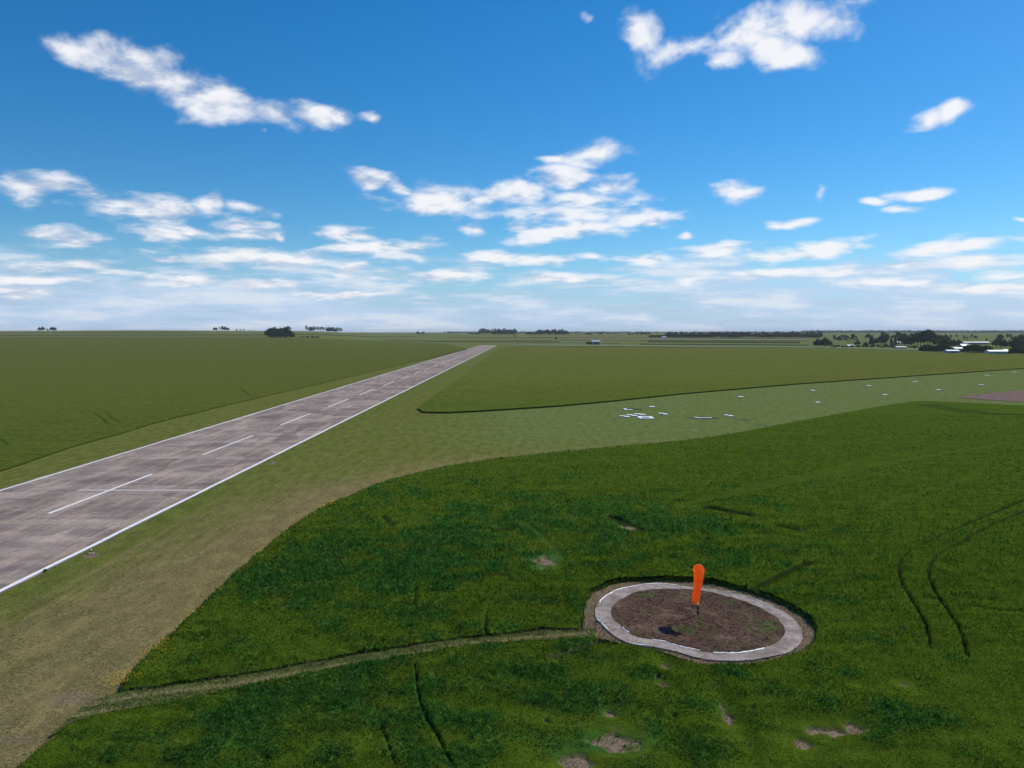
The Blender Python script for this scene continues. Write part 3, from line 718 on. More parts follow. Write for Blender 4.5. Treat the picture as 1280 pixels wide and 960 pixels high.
# ------------------------------------------------------------------ white markers on the grass strip
def marker(px, py, shape, label, sx=1.0, sy=1.0, rz=0.0, name='ground_marker'):
    x, y = G(px, py); o = empty(name, (x, y, float(terrain(x, y))), rz)
    tag(o, label, 'ground marker', 'white markers laid out on the grass strip')
    mb = MB(); foot = MB()
    for poly in shape:
        q = [(a * sx, b * sy) for a, b in poly]; mb.slab(q, .10, .26, .06)
        foot.slab([(a * 1.06, b * 1.06) for a, b in q], -.02, .10, .02)
    mb.build('painted_top', m_slab, o); foot.build('concrete_footing', m_ring, o); return o
BAR = [[(-1, -.5), (1, -.5), (1, .5), (-1, .5)]]
ELL = [[(-1, -1), (1, -1), (1, -.35), (-1, -.35)], [(-1, -.345), (-.3, -.345), (-.3, 1), (-1, 1)]]
ZED = [[(-1, .2), (.2, .2), (.2, .9), (-1, .9)], [(-.2, -.8), (1, -.8), (1, .195), (-.2, .195)]]
SQO = [[(-1, -1), (1, -1), (1, -.45), (-1, -.45)], [(-1, .45), (1, .45), (1, 1), (-1, 1)], [(-1, -.445), (-.5, -.445), (-.5, .445), (-1, .445)], [(.5, -.445), (1, -.445), (1, .445), (.5, .445)]]
CHV = [[(-1, .6), (-.6, -.2), (-.3, -.2), (-.7, .9)], [(-.6, -.55), (1, -.2), (1, .2), (-.6, -.205)]]
marker(785, 512.3, ELL, 'L-shaped white marker behind and left of the clustered white slabs', 1.3, 2.0)
marker(815, 509, BAR, 'small white bar marker farthest back behind the white slab cluster', .9, 2.2)
marker(829, 518, ZED, 'slanted white marker just right of the white slab cluster', 1.2, 2.3)
marker(781, 521.2, ZED, 'leftmost white slab of the tight cluster on the grass strip', 1.45, 2.0)
marker(790, 519.8, ZED, 'second white slab from the left in the tight cluster', 1.6, 2.1)
marker(800, 518.6, ZED, 'rear right white slab in the tight cluster on the grass', 1.6, 2.0)
marker(807, 522.6, SQO, 'open white square outline at the front of the slab cluster', 2.2, 2.8)
marker(879, 523, CHV, 'long white bent marker on a dark patch right of the cluster', 2.6, 2.0)
marker(911, 520.2, ZED, 'slanted white marker right of the long bent marker', 1.1, 2.2)
marker(926, 496.5, BAR, 'white bar marker just below the dark crop edge mid strip', 1.0, 2.4)
for px, py, l in ((1022, 503.5, 'white marker nearest the near crop on the middle of the strip'), (1086, 482.5, 'white marker by the crop edge, left of its brighter neighbour'), (1106, 493.8, 'white marker in mid strip left of the ploughed patch'),
                  (1144.5, 477.3, 'bright white marker by the far crop edge above the strip'), (1172.8, 487.5, 'faint white marker left above the ploughed patch tip'), (1226.5, 481.5, 'white marker just above the ploughed brown patch'),
                  (1234.5, 469.6, 'white marker close under the crop edge at far right'), (1268, 465.5, 'faint white marker rightmost on the grass strip'), (1016, 488.5, 'faint small white marker left of centre by the crop edge')):
    D = G(px, py)[1]; marker(px, py, BAR, l, .85 * D / 320, 2.4)
# dark worn patches round some markers
m_worn = simple_mat('worn_turf', (.05, .062, .025), .95, .3, .8, .05)
mb = MB()
for px, py, rx, ry in ((879, 522.6, 17, 1.5), (790, 511.5, 12, 1.4), (930, 525, 12, .8), (950, 531.4, 9, .6)):
    cx, cy, a, b = pblob(px, py, rx, ry); n = 40; q = []
    for k in range(n):
        an = 2 * math.pi * k / n; w = .75 + .5 * random.random(); q.append((cx + a * w * math.cos(an), cy + b * w * math.sin(an), .02))
    mb.add([(cx, cy, .02)] + q, [(0, 1 + k, 1 + (k + 1) % n) for k in range(n)])
tag(mb.build('worn_patches', m_worn), kind='structure')

# runway edge markers by the verge
m_lens = simple_mat('marker_white', (.75, .75, .72), .5, .1, 4)
for px, py, l in ((114, 692, 'small white runway edge light on a bare patch in the foreground verge'), (340, 579, 'small runway edge light on a bare patch farther up the verge')):
    x, y = G(px, py); o = empty('edge_light', (x, y, 0)); tag(o, l, 'edge light', 'runway edge lights on the right verge')
    MB().box(-.3, .3, -.3, .3, -.02, .07).build('concrete_pad', m_ring, o)
    MB().tube([(0, 0, .07), (0, 0, .34), (0, 0, .36)], [.04, .04, .08], 10).build('stem', m_pole, o)
    MB().tube([(0, 0, .36), (0, 0, .46), (0, 0, .52)], [.09, .085, .03], 12).build('lens', m_lens, o, True)

# ------------------------------------------------------------------ trees
def make_tree(kind):
    rs = np.random.default_rng(hash(kind) % 1000 if False else sum(map(ord, kind)))
    mb = MB(); Vs = []
    def clump(c, r, n, fs, flat=.8):
        q = rs.normal(size=(n, 3)); q /= np.linalg.norm(q, axis=1)[:, None]; q *= (rs.random(n) ** .45)[:, None] * r; q[:,2] *= flat; q += np.array(c)
        for p in q:
            a = rs.normal(size=3); a /= np.linalg.norm(a); b = np.cross(a, rs.normal(size=3)); b /= np.linalg.norm(b); s = fs * (.6 + .8 * rs.random())
            Vs.append([p - a*s - b*s*.5, p + a*s*.2 - b*s, p + a*s + b*s*.4, p - a*s*.1 + b*s])
    if kind == 'tall':            # eucalyptus, 1 unit = 1 m, about 20 m
        mb.tube([(0,0,-.5),(.2,.1,6),(-.1,.2,12),(.2,0,17)], [.55,.42,.28,.08], 8)
        for k in range(13):
            a = rs.random() * 6.28; hz = 5.5 + k * 1.0; L = 3.2 * (1 - abs(k - 5) / 11) + .5; e = (L*math.cos(a), L*math.sin(a), hz + 2.2)
            mb.tube([(0, .1, hz), (e[0]*.6, e[1]*.6, hz + 1.3), e], [.16, .1, .03], 5); clump(e, 1.9 + rs.random(), 70, .42)
        clump((.2, 0, 18), 1.8, 70, .4); clump((0, 0, 11), 2.6, 120, .45, 1.8)
    elif kind == 'broad':         # 12 m round
        mb.tube([(0,0,-.5),(.1,0,2),(0,.1,5),(0,0,9)], [.5,.4,.28,.06], 8)
        for k in range(16):
            a = k * 2.4; rr = 4.6 * math.sqrt((k + .5) / 16); e = (rr*math.cos(a), rr*math.sin(a), 8.6 - .20 * rr * rr + rs.random() * 1.2)
            mb.tube([(0, 0, 2.5 + 2 * rs.random()), (e[0]*.5, e[1]*.5, e[2]*.75), e], [.16, .1, .03], 5); clump(e, 2.1, 75, .42)
        for k in range(10):
            a = k * 2.4; clump((3.9*math.cos(a), 3.9*math.sin(a), 3.3 + rs.random()), 1.8, 60, .42)
        clump((0, 0, 10.6), 1.8, 60, .4)
    elif kind == 'conifer':       # 14 m narrow
        mb.tube([(0,0,-.5),(0,0,7),(0,0,13.5)], [.35,.22,.03], 7)
        for k in range(13):
            hz = 1.2 + k * .98; rr = 2.1 * (1 - k / 15)
            for j in range(3): a = rs.random() * 6.28; clump((rr*.6*math.cos(a), rr*.6*math.sin(a), hz), rr * .8, 26, .36, .9)
    elif kind == 'shrub':         # 4 m, leafy to the ground
        mb.tube([(0,0,-.2),(0,.1,1.5),(0,0,3)], [.16,.1,.03], 6)
        for k in range(11):
            a = k * 2.4; rr = 1.9 * math.sqrt(k / 11); clump((rr*math.cos(a), rr*math.sin(a), 2.7 - .3*rr*rr*.6 + rs.random()*.5), 1.1, 45, .24)
        clump((0, 0, 1.2), 1.9, 120, .25, .7)
    elif kind == 'loose':         # 15 m open crown
        mb.tube([(0,0,-.5),(.3,0,4),(-.2,.3,8),(.1,.1,13)], [.42,.32,.2,.05], 8)
        for k in range(9):
            a = rs.random() * 6.28; hz = 5 + k * .9; L = 3.6 - k * .22; e = (L*math.cos(a), L*math.sin(a), hz + 2.2)
            mb.tube([(0, .1, hz), (e[0]*.6, e[1]*.6, hz + 1.2), e], [.14, .09, .03], 5); clump(e, 1.6, 55, .4)
        clump((0, 0, 13), 1.5, 50, .38)
    V = np.array(Vs).reshape(-1, 3); n = len(Vs); r = np.repeat(rs.random(n), 4)
    cm = fastmesh('crown', V, np.arange(n * 4).reshape(-1, 4), 4, dict(rnd=r))
    return mb, cm
TREE = {}
NAMES = {'tall': ('eucalyptus_tree', 0), 'broad': ('broadleaf_tree', 1), 'conifer': ('conifer_tree', 3), 'shrub': ('shrub', 1), 'loose': ('open_crowned_tree', 2)}
HT = {'tall': 19.5, 'broad': 12.3, 'conifer': 14.2, 'shrub': 3.9, 'loose': 14.5}
def tree(kind, x, y, h, label, group=None, wide=1.0):
    nm, mi = NAMES[kind]; cat = 'shrub' if kind == 'shrub' else 'tree'
    if kind not in TREE:
        mb, cm = make_tree(kind); tm = bpy.data.meshes.new('trunk'); tm.from_pydata(mb.v, [], mb.f); tm.update(); tm.materials.append(m_bark)
        cm.materials.append(m_leaf[mi]); TREE[kind] = (tm, cm)
    tm, cm = TREE[kind]
    o = empty(nm, (x, y, float(terrain(x, y))), random.random() * 6.28); s = h / HT[kind]; o.scale = (s * wide, s * wide, s)
    tag(o, label, cat, group)
    for n_, me in (('trunk', tm), ('crown', cm)):
        c = bpy.data.objects.new(n_, me); col.objects.link(c); c.parent = o
    return o
def at_dist(px, D): return ((px - 640) / FPX * D, D)
def row(x0, x1, n, D, h0, h1, kinds, label, group, wide=1.0, depth=.03):
    for k in range(n):
        px = x0 + (x1 - x0) * (k + .5) / n + random.uniform(-.4, .4) * (x1 - x0) / n
        x, y = at_dist(px, D * random.uniform(1 - depth / 2, 1 + depth / 2)); f = D / FPX
        tree(random.choice(kinds), x, y, random.uniform(h0, h1) * f, label, group, wide * random.uniform(.8, 1.25))
# (px heights are turned into metres by distance)
row(49.5, 55, 2, 2750, 5.4, 6.2, ['broad'], 'rounded tree at the left end of the tiny far-left group', 'left end of the far-left tree group')
row(56, 64, 4, 2750, 2.4, 4.0, ['loose', 'broad'], 'small tree between the two taller ones at far left', 'small trees in the far-left group', .8)
row(66, 70, 2, 2750, 5.2, 6.2, ['broad'], 'rounded tree at the right end of the tiny far-left group', 'right end of the far-left tree group')
row(268, 287, 7, 3000, 4.3, 6.0, ['broad', 'tall'], 'tree in the compact clump on the skyline left of the bushy grove', 'compact skyline clump left')
row(296, 318, 5, 3200, 1.6, 2.8, ['broad'], 'tiny skyline tree between the clump and the bushy grove', 'tiny skyline trees left', .9)
row(337, 363, 9, 1700, 9.5, 13.5, ['tall', 'loose', 'broad'], 'tree in the dark bushy grove standing in the left field', 'bushy grove in the left field', 1.15, .02)
row(338, 366, 6, 1660, 6, 9, ['broad'], 'lower tree at the foot of the dark grove in the left field', 'low trees of the left grove', 1.2, .02)
row(364, 400, 12, 1690, 1.0, 2.6, ['shrub'], 'low shrub in the hedge trailing right from the left grove', 'hedge beside the left grove', 1.2, .01)
row(382, 429, 19, 2850, 5.0, 7.0, ['tall', 'broad', 'loose'], 'tree in the straight skyline row right of the left grove', 'skyline row right of the left grove', 1.1)
row(520, 531, 5, 3600, 2.5, 3.8, ['broad'], 'tree in the small dark clump left of the runway end', 'small clump left of the runway end')
row(535, 548, 3, 3600, 1.5, 3.0, ['loose'], 'lone small tree left of the runway end on the skyline', 'scattered skyline trees by the runway end')
row(551, 567, 7, 3500, 2.8, 4.2, ['broad', 'loose'], 'tree in the low clump just left of the runway end', 'low clump beside the runway end')
row(586, 600, 6, 3300, 2.0, 3.6, ['broad'], 'low tree just left of the tall wood beyond the runway', 'low trees left of the tall wood')
row(599, 646, 26, 3100, 5.5, 8.0, ['tall', 'broad', 'tall'], 'tree in the tall dark wood beyond the runway end', 'tall wood beyond the runway end', 1.1)
row(647, 659, 5, 3200, 2.0, 4.0, ['loose', 'broad'], 'thin tree in the gap between the two woods', 'trees in the gap between the woods', .8)
row(659, 671, 6, 3100, 3.0, 4.6, ['broad'], 'lower tree at the left end of the second wood', 'left end of the second wood')
row(671, 709, 22, 3050, 5.0, 7.6, ['tall', 'broad'], 'tree in the second dark wood right of the runway end', 'second wood right of the runway end', 1.1)
row(709, 730, 8, 3400, 1.2, 2.4, ['broad'], 'very low skyline tree right of the second wood', 'low skyline trees right of the second wood')
row(730, 755, 10, 3100, 2.4, 3.8, ['broad', 'loose'], 'skyline tree above the grey hangar', 'skyline trees above the hangar')
row(757, 784, 8, 3400, 1.2, 2.4, ['broad'], 'tiny skyline tree right of the hangar', 'tiny skyline trees right of the hangar')
row(784, 812, 10, 3000, 2.6, 4.4, ['broad', 'loose'], 'skyline tree left of the long tree line', 'skyline trees left of the long line')
row(812, 834, 10, 2350, 3.6, 5.0, ['broad'], 'tree at the left end of the long dark tree line', 'left end of the long tree line', 1.1)
row(835, 1027, 112, 2350, 5.0, 8.4, ['tall', 'broad', 'broad', 'tall'], 'tree in the long straight dark line left of the village', 'long straight tree line', 1.3, .03)
for px, py, h, k, l in ((695, 424.6, 3.2, 'broad', 'single small round tree in the field left above the hangar'), (643.5, 421.3, 2.4, 'broad', 'single tiny tree just below the tall wood beyond the runway'),
                        (1022, 434, 11, 'broad', 'left rounded tree of the dark pair at the village edge'), (1031, 434.2, 13, 'broad', 'taller dark rounded tree at the left edge of the village'), (1036, 433.6, 9, 'broad', 'low round tree right beside the dark pair')):
    x, y = G(px, py); tree(k, x, y, h * y / FPX, l, wide=1.15)
T2 = [(1060, 431, 11, 'loose'), (1067, 431, 13, 'loose'), (1072, 432, 7, 'broad'), (1082, 433, 6, 'broad'), (1088, 431, 12, 'conifer'), (1090, 431, 13, 'conifer'), (1095, 430.5, 8, 'broad'), (1101, 431, 12, 'broad'), (1104, 431, 15, 'tall'),
      (1108, 431, 13, 'tall'), (1114, 431, 12, 'conifer'), (1119, 431.5, 13, 'conifer'), (1123, 432, 16, 'tall'), (1127, 432, 14, 'tall'), (1131, 433, 15, 'tall'), (1135, 433, 13, 'broad'), (1139, 433, 15, 'tall'), (1143, 433, 16, 'tall'),
      (1147, 434, 17, 'tall'), (1151, 434, 18, 'tall'), (1155, 434, 19, 'tall'), (1159, 434, 20.5, 'tall'), (1162, 434, 20, 'tall'), (1166, 435, 18, 'tall'), (1170, 436, 16, 'tall'), (1175, 436, 16, 'tall'), (1180, 437, 15, 'broad'),
      (1186, 437, 14, 'loose'), (1192, 434, 10, 'broad'), (1198, 432, 8, 'broad'), (1246, 434, 12, 'broad'), (1251, 435, 14, 'tall'), (1255, 435, 11, 'broad'), (1262, 433, 8, 'broad'), (1270, 437, 15, 'broad'), (1276, 438, 18, 'tall'),
      (1282, 438, 17, 'tall'), (1290, 439, 18, 'tall'), (1300, 439, 16, 'broad'), (1115, 434, 5, 'broad'), (1107, 434, 5, 'broad')]
for px, py, h, k in T2:
    x, y = G(px, py); tree(k, x, y, h * y / FPX, {'tall': 'tall eucalyptus among the village trees at far right', 'broad': 'rounded dark tree among the village houses at far right', 'loose': 'open crowned tree among the village houses', 'conifer': 'narrow dark tree standing among the village trees'}[k], {'tall': 'tall village eucalyptus', 'broad': 'rounded village trees', 'loose': 'open crowned village trees', 'conifer': 'narrow village trees'}[k], 1.15)
for x0, x1, n, py, h0, h1 in ((1152, 1173, 8, 440.3, 8, 10.5), (1172, 1186, 5, 440, 8, 11), (1208, 1238, 12, 441.3, 8.5, 11.5), (1264, 1300, 9, 443.6, 9, 12)):
    for k in range(n):
        px = x0 + (x1 - x0) * (k + .5) / n; x, y = G(px, py + random.uniform(-.3, .1))
        tree('broad', x, y, random.uniform(h0, h1) * y / FPX, 'dense dark bushy tree screening the front of the village', 'dense bushy trees along the village front', 1.2)
for k in range(26):
    px = 1040 + k * 4.4 + random.uniform(-1.5, 1.5); x, y = G(px, 434.6 + random.uniform(-.6, .6) + max(0, (px - 1100) * .02))
    tree('shrub', x, y, random.uniform(1.8, 4) * y / FPX, 'low hedge shrub in front of the village houses', 'hedge shrubs before the village', 1.3)
for k in range(46):
    px = 1040 + 245 * random.random(); D = random.uniform(1750, 2300); x, y = at_dist(px, D)
    tree(random.choice(['broad', 'tall', 'loose']), x, y, random.uniform(4.5, 7.5) * D / FPX, 'distant tree in the band behind the village', 'distant trees behind the village', 1.2)
for k in range(9):
    x, y = G(734 + k * .9, 430.4 + .15 * (k % 3)); tree('broad', x, y, random.uniform(2.6, 4.0) * y / FPX, 'dark tree beside the left wall of the grey hangar', 'dark trees left of the hangar', 1.0)
for k in range(9):
    x, y = G(754 + k * 2.6, 430.2); tree('shrub', x, y, random.uniform(.9, 1.5) * y / FPX, 'small shrub in the row right of the grey hangar', 'shrub row right of the hangar', .9)
x, y = G(56.5, 715); tree('shrub', x, y, .32, 'small dark weed tuft growing on the near runway edge')

# far wooded ridge beyond the village: one mass
mb_v = []; 
for k in range(9000):
    px = random.uniform(1000, 1330) if k % 4 else random.uniform(560, 1000); D = random.uniform(5200, 7400); x, y = at_dist(px, D); zt = float(terrain(x, y)); s = random.uniform(3, 7)
    hgt = random.uniform(0, 1) ** 1.3 * (9 + 12 * float(fbm(np.array([px]), np.array([D]), 23, 2)[0])) * (1 if px > 1000 else .55)
    a = random.random() * 6.28; c_, s_ = math.cos(a), math.sin(a)
    mb_v.append([(x - s*c_, y - s*s_, zt + hgt - s*.5), (x + s*c_, y + s*s_, zt + hgt - s*.4), (x + s*c_*.5, y + s*s_, zt + hgt + s*.7), (x - s*c_*.6, y - s*s_*.2, zt + hgt + s*.6)])
n = len(mb_v); cm = fastmesh('far_woods', np.array(mb_v).reshape(-1, 3), np.arange(n*4).reshape(-1, 4), 4, dict(rnd=RNG.random(n * 4)))
tag(link('far_woods', cm, m_leaf[0]), 'hazy blue far-off woods along the right horizon', kind='stuff')

# ------------------------------------------------------------------ buildings
WALLS = {'white': simple_mat('white_render', (.62, .60, .56), .8, .1, .6), 'grey': simple_mat('grey_cladding', (.30, .33, .34), .6, .12, .4), 'blue': simple_mat('blue_cladding', (.34, .42, .52), .6, .1, .4),
         'brown': simple_mat('brick_wall', (.25, .15, .10), .85, .2, .8), 'green': simple_mat('grey_green_wall', (.20, .24, .21), .8, .12, .5)}
ROOFS = {'white': simple_mat('white_metal_roof', (.72, .73, .74), .45, .08, .5), 'grey': simple_mat('zinc_roof', (.42, .45, .48), .45, .1, .5), 'tile': simple_mat('tile_roof', (.42, .20, .12), .8, .2, 1)}
m_dark = simple_mat('dark_opening', (.03, .035, .04), .4, .1, 2, .5)
def building(name, label, cat, px, py, w, d, h, rh, wall_, roof_, rz=0.0, doors=1, wins=2, group=None, big_door=False):
    x, y = G(px, py); o = empty(name, (x, y + d / 2, float(terrain(x, y))), rz); tag(o, label, cat, group)
    mb = MB(); mb.box(-w/2, w/2, -d/2, d/2, -.5, h)
    mb.add([(-w/2, -d/2, h), (-w/2, d/2, h), (-w/2, 0, h + rh)], [(0, 1, 2)]); mb.add([(w/2, -d/2, h), (w/2, d/2, h), (w/2, 0, h + rh)], [(1, 0, 2)]); mb.build('wall', WALLS[wall_], o)
    mb = MB(); e = .5
    for sgn in (-1, 1):
        v = [(-w/2 - e, sgn * (d/2 + e), h - .1), (w/2 + e, sgn * (d/2 + e), h - .1), (w/2 + e, 0, h + rh + .08), (-w/2 - e, 0, h + rh + .08)]
        mb.add(v + [(a, b, c + .15) for a, b, c in v], [(0,1,2,3), (4,5,6,7), (0,1,5,4), (1,2,6,5), (2,3,7,6), (3,0,4,7)])
    mb.build('roof', ROOFS[roof_], o)
    slots = doors + wins; q = 0
    for k in range(slots):
        cx = -w/2 + w * (k + .5) / slots
        if k == slots // 2 and doors:
            dw, dh = (min(w * .4, 8), h * .8) if big_door else (1.1, 2.1)
            f_ = MB().box(cx - dw/2, cx + dw/2, -d/2 - .12, -d/2 - .005, 0, dh).build('door', m_dark, o)
            MB().box(cx + dw*.35, cx + dw*.4, -d/2 - .2, -d/2 - .125, dh*.45, dh*.55).build('handle', m_pole, f_)
        else:
            f_ = MB().box(cx - .7, cx + .7, -d/2 - .08, -d/2 - .004, 1.0, 2.2).build('window', m_dark, o)
            MB().box(cx - .8, cx + .8, -d/2 - .16, -d/2 - .084, .9, .99).build('sill', WALLS['white'], f_)
    return o
building('hangar', 'pale grey metal hangar alone beyond the right field with dark trees beside it', 'hangar', 745, 430.8, 17, 14, 6, 3, 'grey', 'grey', doors=1, wins=2, big_door=True)
building('house', 'small white house at the left side of the village under loose trees', 'house', 1064, 434.4, 10, 8, 2.8, 1.6, 'white', 'white', doors=1, wins=2)
building('house', 'low grey house with pale roof in front of tall village trees', 'house', 1127, 436.2, 15, 8, 2.6, 1.2, 'green', 'grey', doors=1, wins=3)
building('shed', 'blue walled shed with white roof at the village front', 'shed', 1192, 442.2, 14, 9, 3.4, 1.0, 'blue', 'white', doors=1, wins=2, big_door=True)
building('shed', 'white roofed shed standing just behind the blue shed', 'shed', 1201, 440.2, 14, 12, 4.4, 1.6, 'green', 'white', doors=1, wins=2, big_door=True)
building('house', 'small building whose white roof shows above the dark bushy trees', 'house', 1207.5, 436.5, 12, 9, 5.2, 2.2, 'green', 'white', doors=1, wins=2)
building('long_shed', 'very long low shed with pale roof behind the village trees', 'shed', 1221, 430.4, 52, 12, 3.6, 1.6, 'green', 'grey', doors=1, wins=9)
building('house', 'long low white house with brown brick end at far right', 'house', 1248, 442.7, 21, 9, 3.2, 1.3, 'white', 'white', doors=1, wins=5)
building('house', 'short brown brick house next to the long white house', 'house', 1260.5, 442.4, 7, 9, 3.4, 1.5, 'brown', 'white', doors=1, wins=1)
building('house', 'far white roofed house above the long white house', 'house', 1262, 430.6, 15, 10, 3.6, 2.0, 'white', 'white', doors=1, wins=3)
building('house', 'tiny white house at the left end of the long tree line', 'house', 831, 422.8, 16, 9, 3.0, 2.2, 'white', 'white', doors=1, wins=2)
building('house', 'small white house glimpsed between the tall village trees', 'house', 1124, 429.6, 9, 8, 3, 1.6, 'white', 'white', doors=1, wins=2)
building('house', 'small pale house between the narrow dark village trees', 'house', 1130, 429.4, 8, 7, 3, 1.6, 'white', 'tile', doors=1, wins=2)
building('house', 'far pale roofed building at the village left, beyond the pasture', 'house', 1052, 424.6, 26, 12, 3, 2, 'green', 'grey', doors=1, wins=4)
# white vehicles parked left of the hangar
m_car = simple_mat('white_car_paint', (.75, .76, .76), .3, .05, 2, .5); m_glass = simple_mat('dark_glass', (.02, .025, .03), .15, .1, 2, .6); m_tyre = simple_mat('tyre_rubber', (.02, .02, .02), .9, .1, 3)
def car(px, py, L, hgt, name, label, cat, rz):
    x, y = G(px, py); o = empty(name, (x, y, float(terrain(x, y))), rz); tag(o, label, cat)
    prof = [(-.5, .3), (-.5, .52), (-.36, .58), (-.24, 1.0), (.22, 1.0), (.36, .62), (.5, .55), (.5, .3)] if cat == 'car' else [(-.5, .3), (-.5, 1.0), (.22, 1.0), (.24, .85), (.40, .83), (.5, .5), (.5, .3)]
    W = .9; n = len(prof); v = [(a * L, -W, b * hgt) for a, b in prof] + [(a * L, W, b * hgt) for a, b in prof]
    MB().add(v, [tuple(range(n)), tuple(reversed(range(n, 2*n)))] + [(i, (i+1) % n, n + (i+1) % n, n + i) for i in range(n)]).build('body', m_car, o)
    for s in (-1, 1):
        MB().box(-.2 * L if cat == 'car' else .26 * L, .2 * L if cat == 'car' else .36 * L, s * W * 1.01 - .01, s * W * 1.01 + .01, hgt * .64, hgt * .9).build('window', m_glass, o)
        for xx in (-.32, .32):
            MB().tube([(xx * L, s * W * .8, .32), (xx * L, s * W * 1.03, .32)], [.33, .33], 14).build('wheel', m_tyre, o)
car(708, 430.2, 9, 3.2, 'parked_truck', 'long white truck parked at the left end of the hangar row', 'truck', .1)
car(715.5, 430.3, 4.6, 1.8, 'parked_car', 'white car parked just right of the long truck', 'car', .3)
car(720.5, 430.6, 4.6, 1.8, 'parked_car', 'white car in the middle of the row beside the hangar', 'car', -.2)
car(725.5, 430.2, 5.2, 2.4, 'parked_van', 'white van parked near the right of the hangar row', 'van', .2)
car(730, 430.8, 4.6, 1.8, 'parked_car', 'white car parked closest to the dark trees by the hangar', 'car', 0)
# slim mast and white posts
m_post = simple_mat('white_post_paint', (.75, .75, .73), .6, .05, 2)
x, y = G(1268.5, 443.6); o = MB().tube([(0, 0, -.2), (0, 0, 2.2), (0, 0, 2.35)], [.35, .3, .1], 10).build('marker_post', m_post); o.location = (x, y, 0); tag(o, 'short white post at the far right in front of the dark trees', 'post')
x, y = G(1173.5, 440.8); o = MB().tube([(0, 0, -.2), (0, 0, 1.3), (0, 0, 1.45)], [.4, .35, .1], 10).build('marker_post', m_post); o.location = (x, y, 0); tag(o, 'small white post left of the blue shed', 'post')

# ------------------------------------------------------------------ haze
mz, nt = newmat('haze_air'); v = nt.nodes.new('ShaderNodeVolumePrincipled'); o_ = nt.nodes.new('ShaderNodeOutputMaterial')
v.inputs['Color'].default_value = (.86, .92, 1, 1); v.inputs['Density'].default_value = 4.2e-5; v.inputs['Anisotropy'].default_value = 0
nt.links.new(v.outputs[0], o_.inputs['Volume'])
hz = MB().box(-40500, 40500, -1200, 28000, -3.0, 90).build('haze', mz); tag(hz, 'thin pale blue haze over the plain', kind='stuff')

# ------------------------------------------------------------------ sun and sky
SUN = Vector((.84, .70, 1.0)).normalized(); el = math.asin(SUN.z); az = math.atan2(SUN.x, SUN.y)   # azimuth clockwise from +y
sl = bpy.data.lights.new('sun', 'SUN'); sl.energy = 4.7; sl.angle = R(.53); sl.color = (1, .94, .84)
so = bpy.data.objects.new('sun', sl); col.objects.link(so); so.rotation_euler = SUN.to_track_quat('Z', 'Y').to_euler()

w = bpy.data.worlds.new('World'); scn.world = w; w.use_nodes = True; nt = w.node_tree; nt.nodes.clear(); N = NT(nt)
STR = .10
sky = N.n('ShaderNodeTexSky', sky_type='NISHITA'); sky.sun_disc = False; sky.sun_elevation = el; sky.sun_rotation = az
sky.altitude = 100; sky.air_density = 1.0; sky.dust_density = .2; sky.ozone_density = 2.5
skyc = N.n('ShaderNodeHueSaturation'); skyc.inputs['Saturation'].default_value = 1.22; skyc.inputs['Value'].default_value = .95; N.put(skyc.inputs['Color'], N.mix(1.0, sky.outputs[0], (.70, .95, 1.14), 'MULTIPLY'))
dirn = N.n('ShaderNodeTexCoord').outputs['Generated']
sep = N.n('ShaderNodeSeparateXYZ'); N.put(sep.inputs[0], dirn); dx, dy, dzz = sep.outputs
AZ = N.math('ARCTAN2', dx, dy); EL_ = N.math('ARCSINE', dzz)
comb = N.n('ShaderNodeCombineXYZ'); N.put(comb.inputs[0], AZ); N.put(comb.inputs[1], EL_); AE = comb.outputs[0]
def dir_of(px, py):
    a = (px - 640) / FPX; b = (480 - py) / FPX
    d = Vector((a, math.cos(PITCH) + b * math.sin(PITCH), -math.sin(PITCH) + b * math.cos(PITCH))).normalized()
    return math.atan2(d.x, d.y), math.asin(d.z)
CL = [(118,76,50,14,-12),(165,90,64,21,-14),(225,108,66,22,-15),(285,124,58,20,-12),(340,140,45,15,-8),(390,147,52,11,-2),(465,145,16,7,0),(330,160,8,5,0),
 (800,35,26,19,-20),(735,22,11,9,0),(868,58,50,17,5),(905,75,26,13,0),(930,45,40,20,0),(985,27,75,21,2),(1040,30,32,18,0),(990,72,32,12,5),(960,55,25,18,0),
 (1165,152,22,9,15),(1188,141,16,10,30),(735,190,40,14,4),(690,195,22,5,0),(462,223,26,9,-8),(498,236,22,9,-20),(545,248,60,17,-3),(605,250,40,14,5),(655,240,48,15,8),(705,224,45,17,-5),(762,232,34,12,-6),(735,250,60,14,0),
 (790,268,48,12,-5),(720,265,75,11,0),(700,287,85,12,3),(820,280,18,6,-10),(592,288,18,8,0),(852,295,10,5,0),
 (922,243,27,9,0),(1026,236,11,9,0),(990,277,30,6,5),(1150,241,29,7,0),(1095,249,20,5,-8),(1130,261,34,5,0),(1270,270,14,3,0),
 (45,235,48,14,0),(160,258,85,14,0),(215,264,50,11,-5),(262,252,17,9,-10),(308,260,27,9,-5),(248,290,80,9,-2),(290,285,34,12,0),(92,303,45,10,-3),(198,323,24,5,0),(330,320,88,11,0),(425,293,24,9,-8),(458,298,30,9,-8),(475,313,80,10,-2),(345,297,10,5,0),
 (655,326,80,7,0),(615,322,42,7,0),(735,323,24,7,5),(810,325,42,5,-3),(900,318,55,9,3),(1030,311,62,11,2),(960,322,110,8,3),(1130,328,32,6,0),(1215,303,80,9,4),(1230,322,52,9,0),(870,348,27,5,0),(960,345,55,5,3),(1060,338,48,6,0),(1190,345,9,4,0),(1265,343,42,7,0),(430,338,18,8,0),
 (100,338,70,7,0),(60,352,90,6,0),(235,348,50,8,0),(330,355,60,7,0),(430,365,70,6,0),(560,345,100,7,0),(700,350,80,6,0),(1110,352,60,6,0),(1230,360,60,6,0),(20,365,60,7,0)]
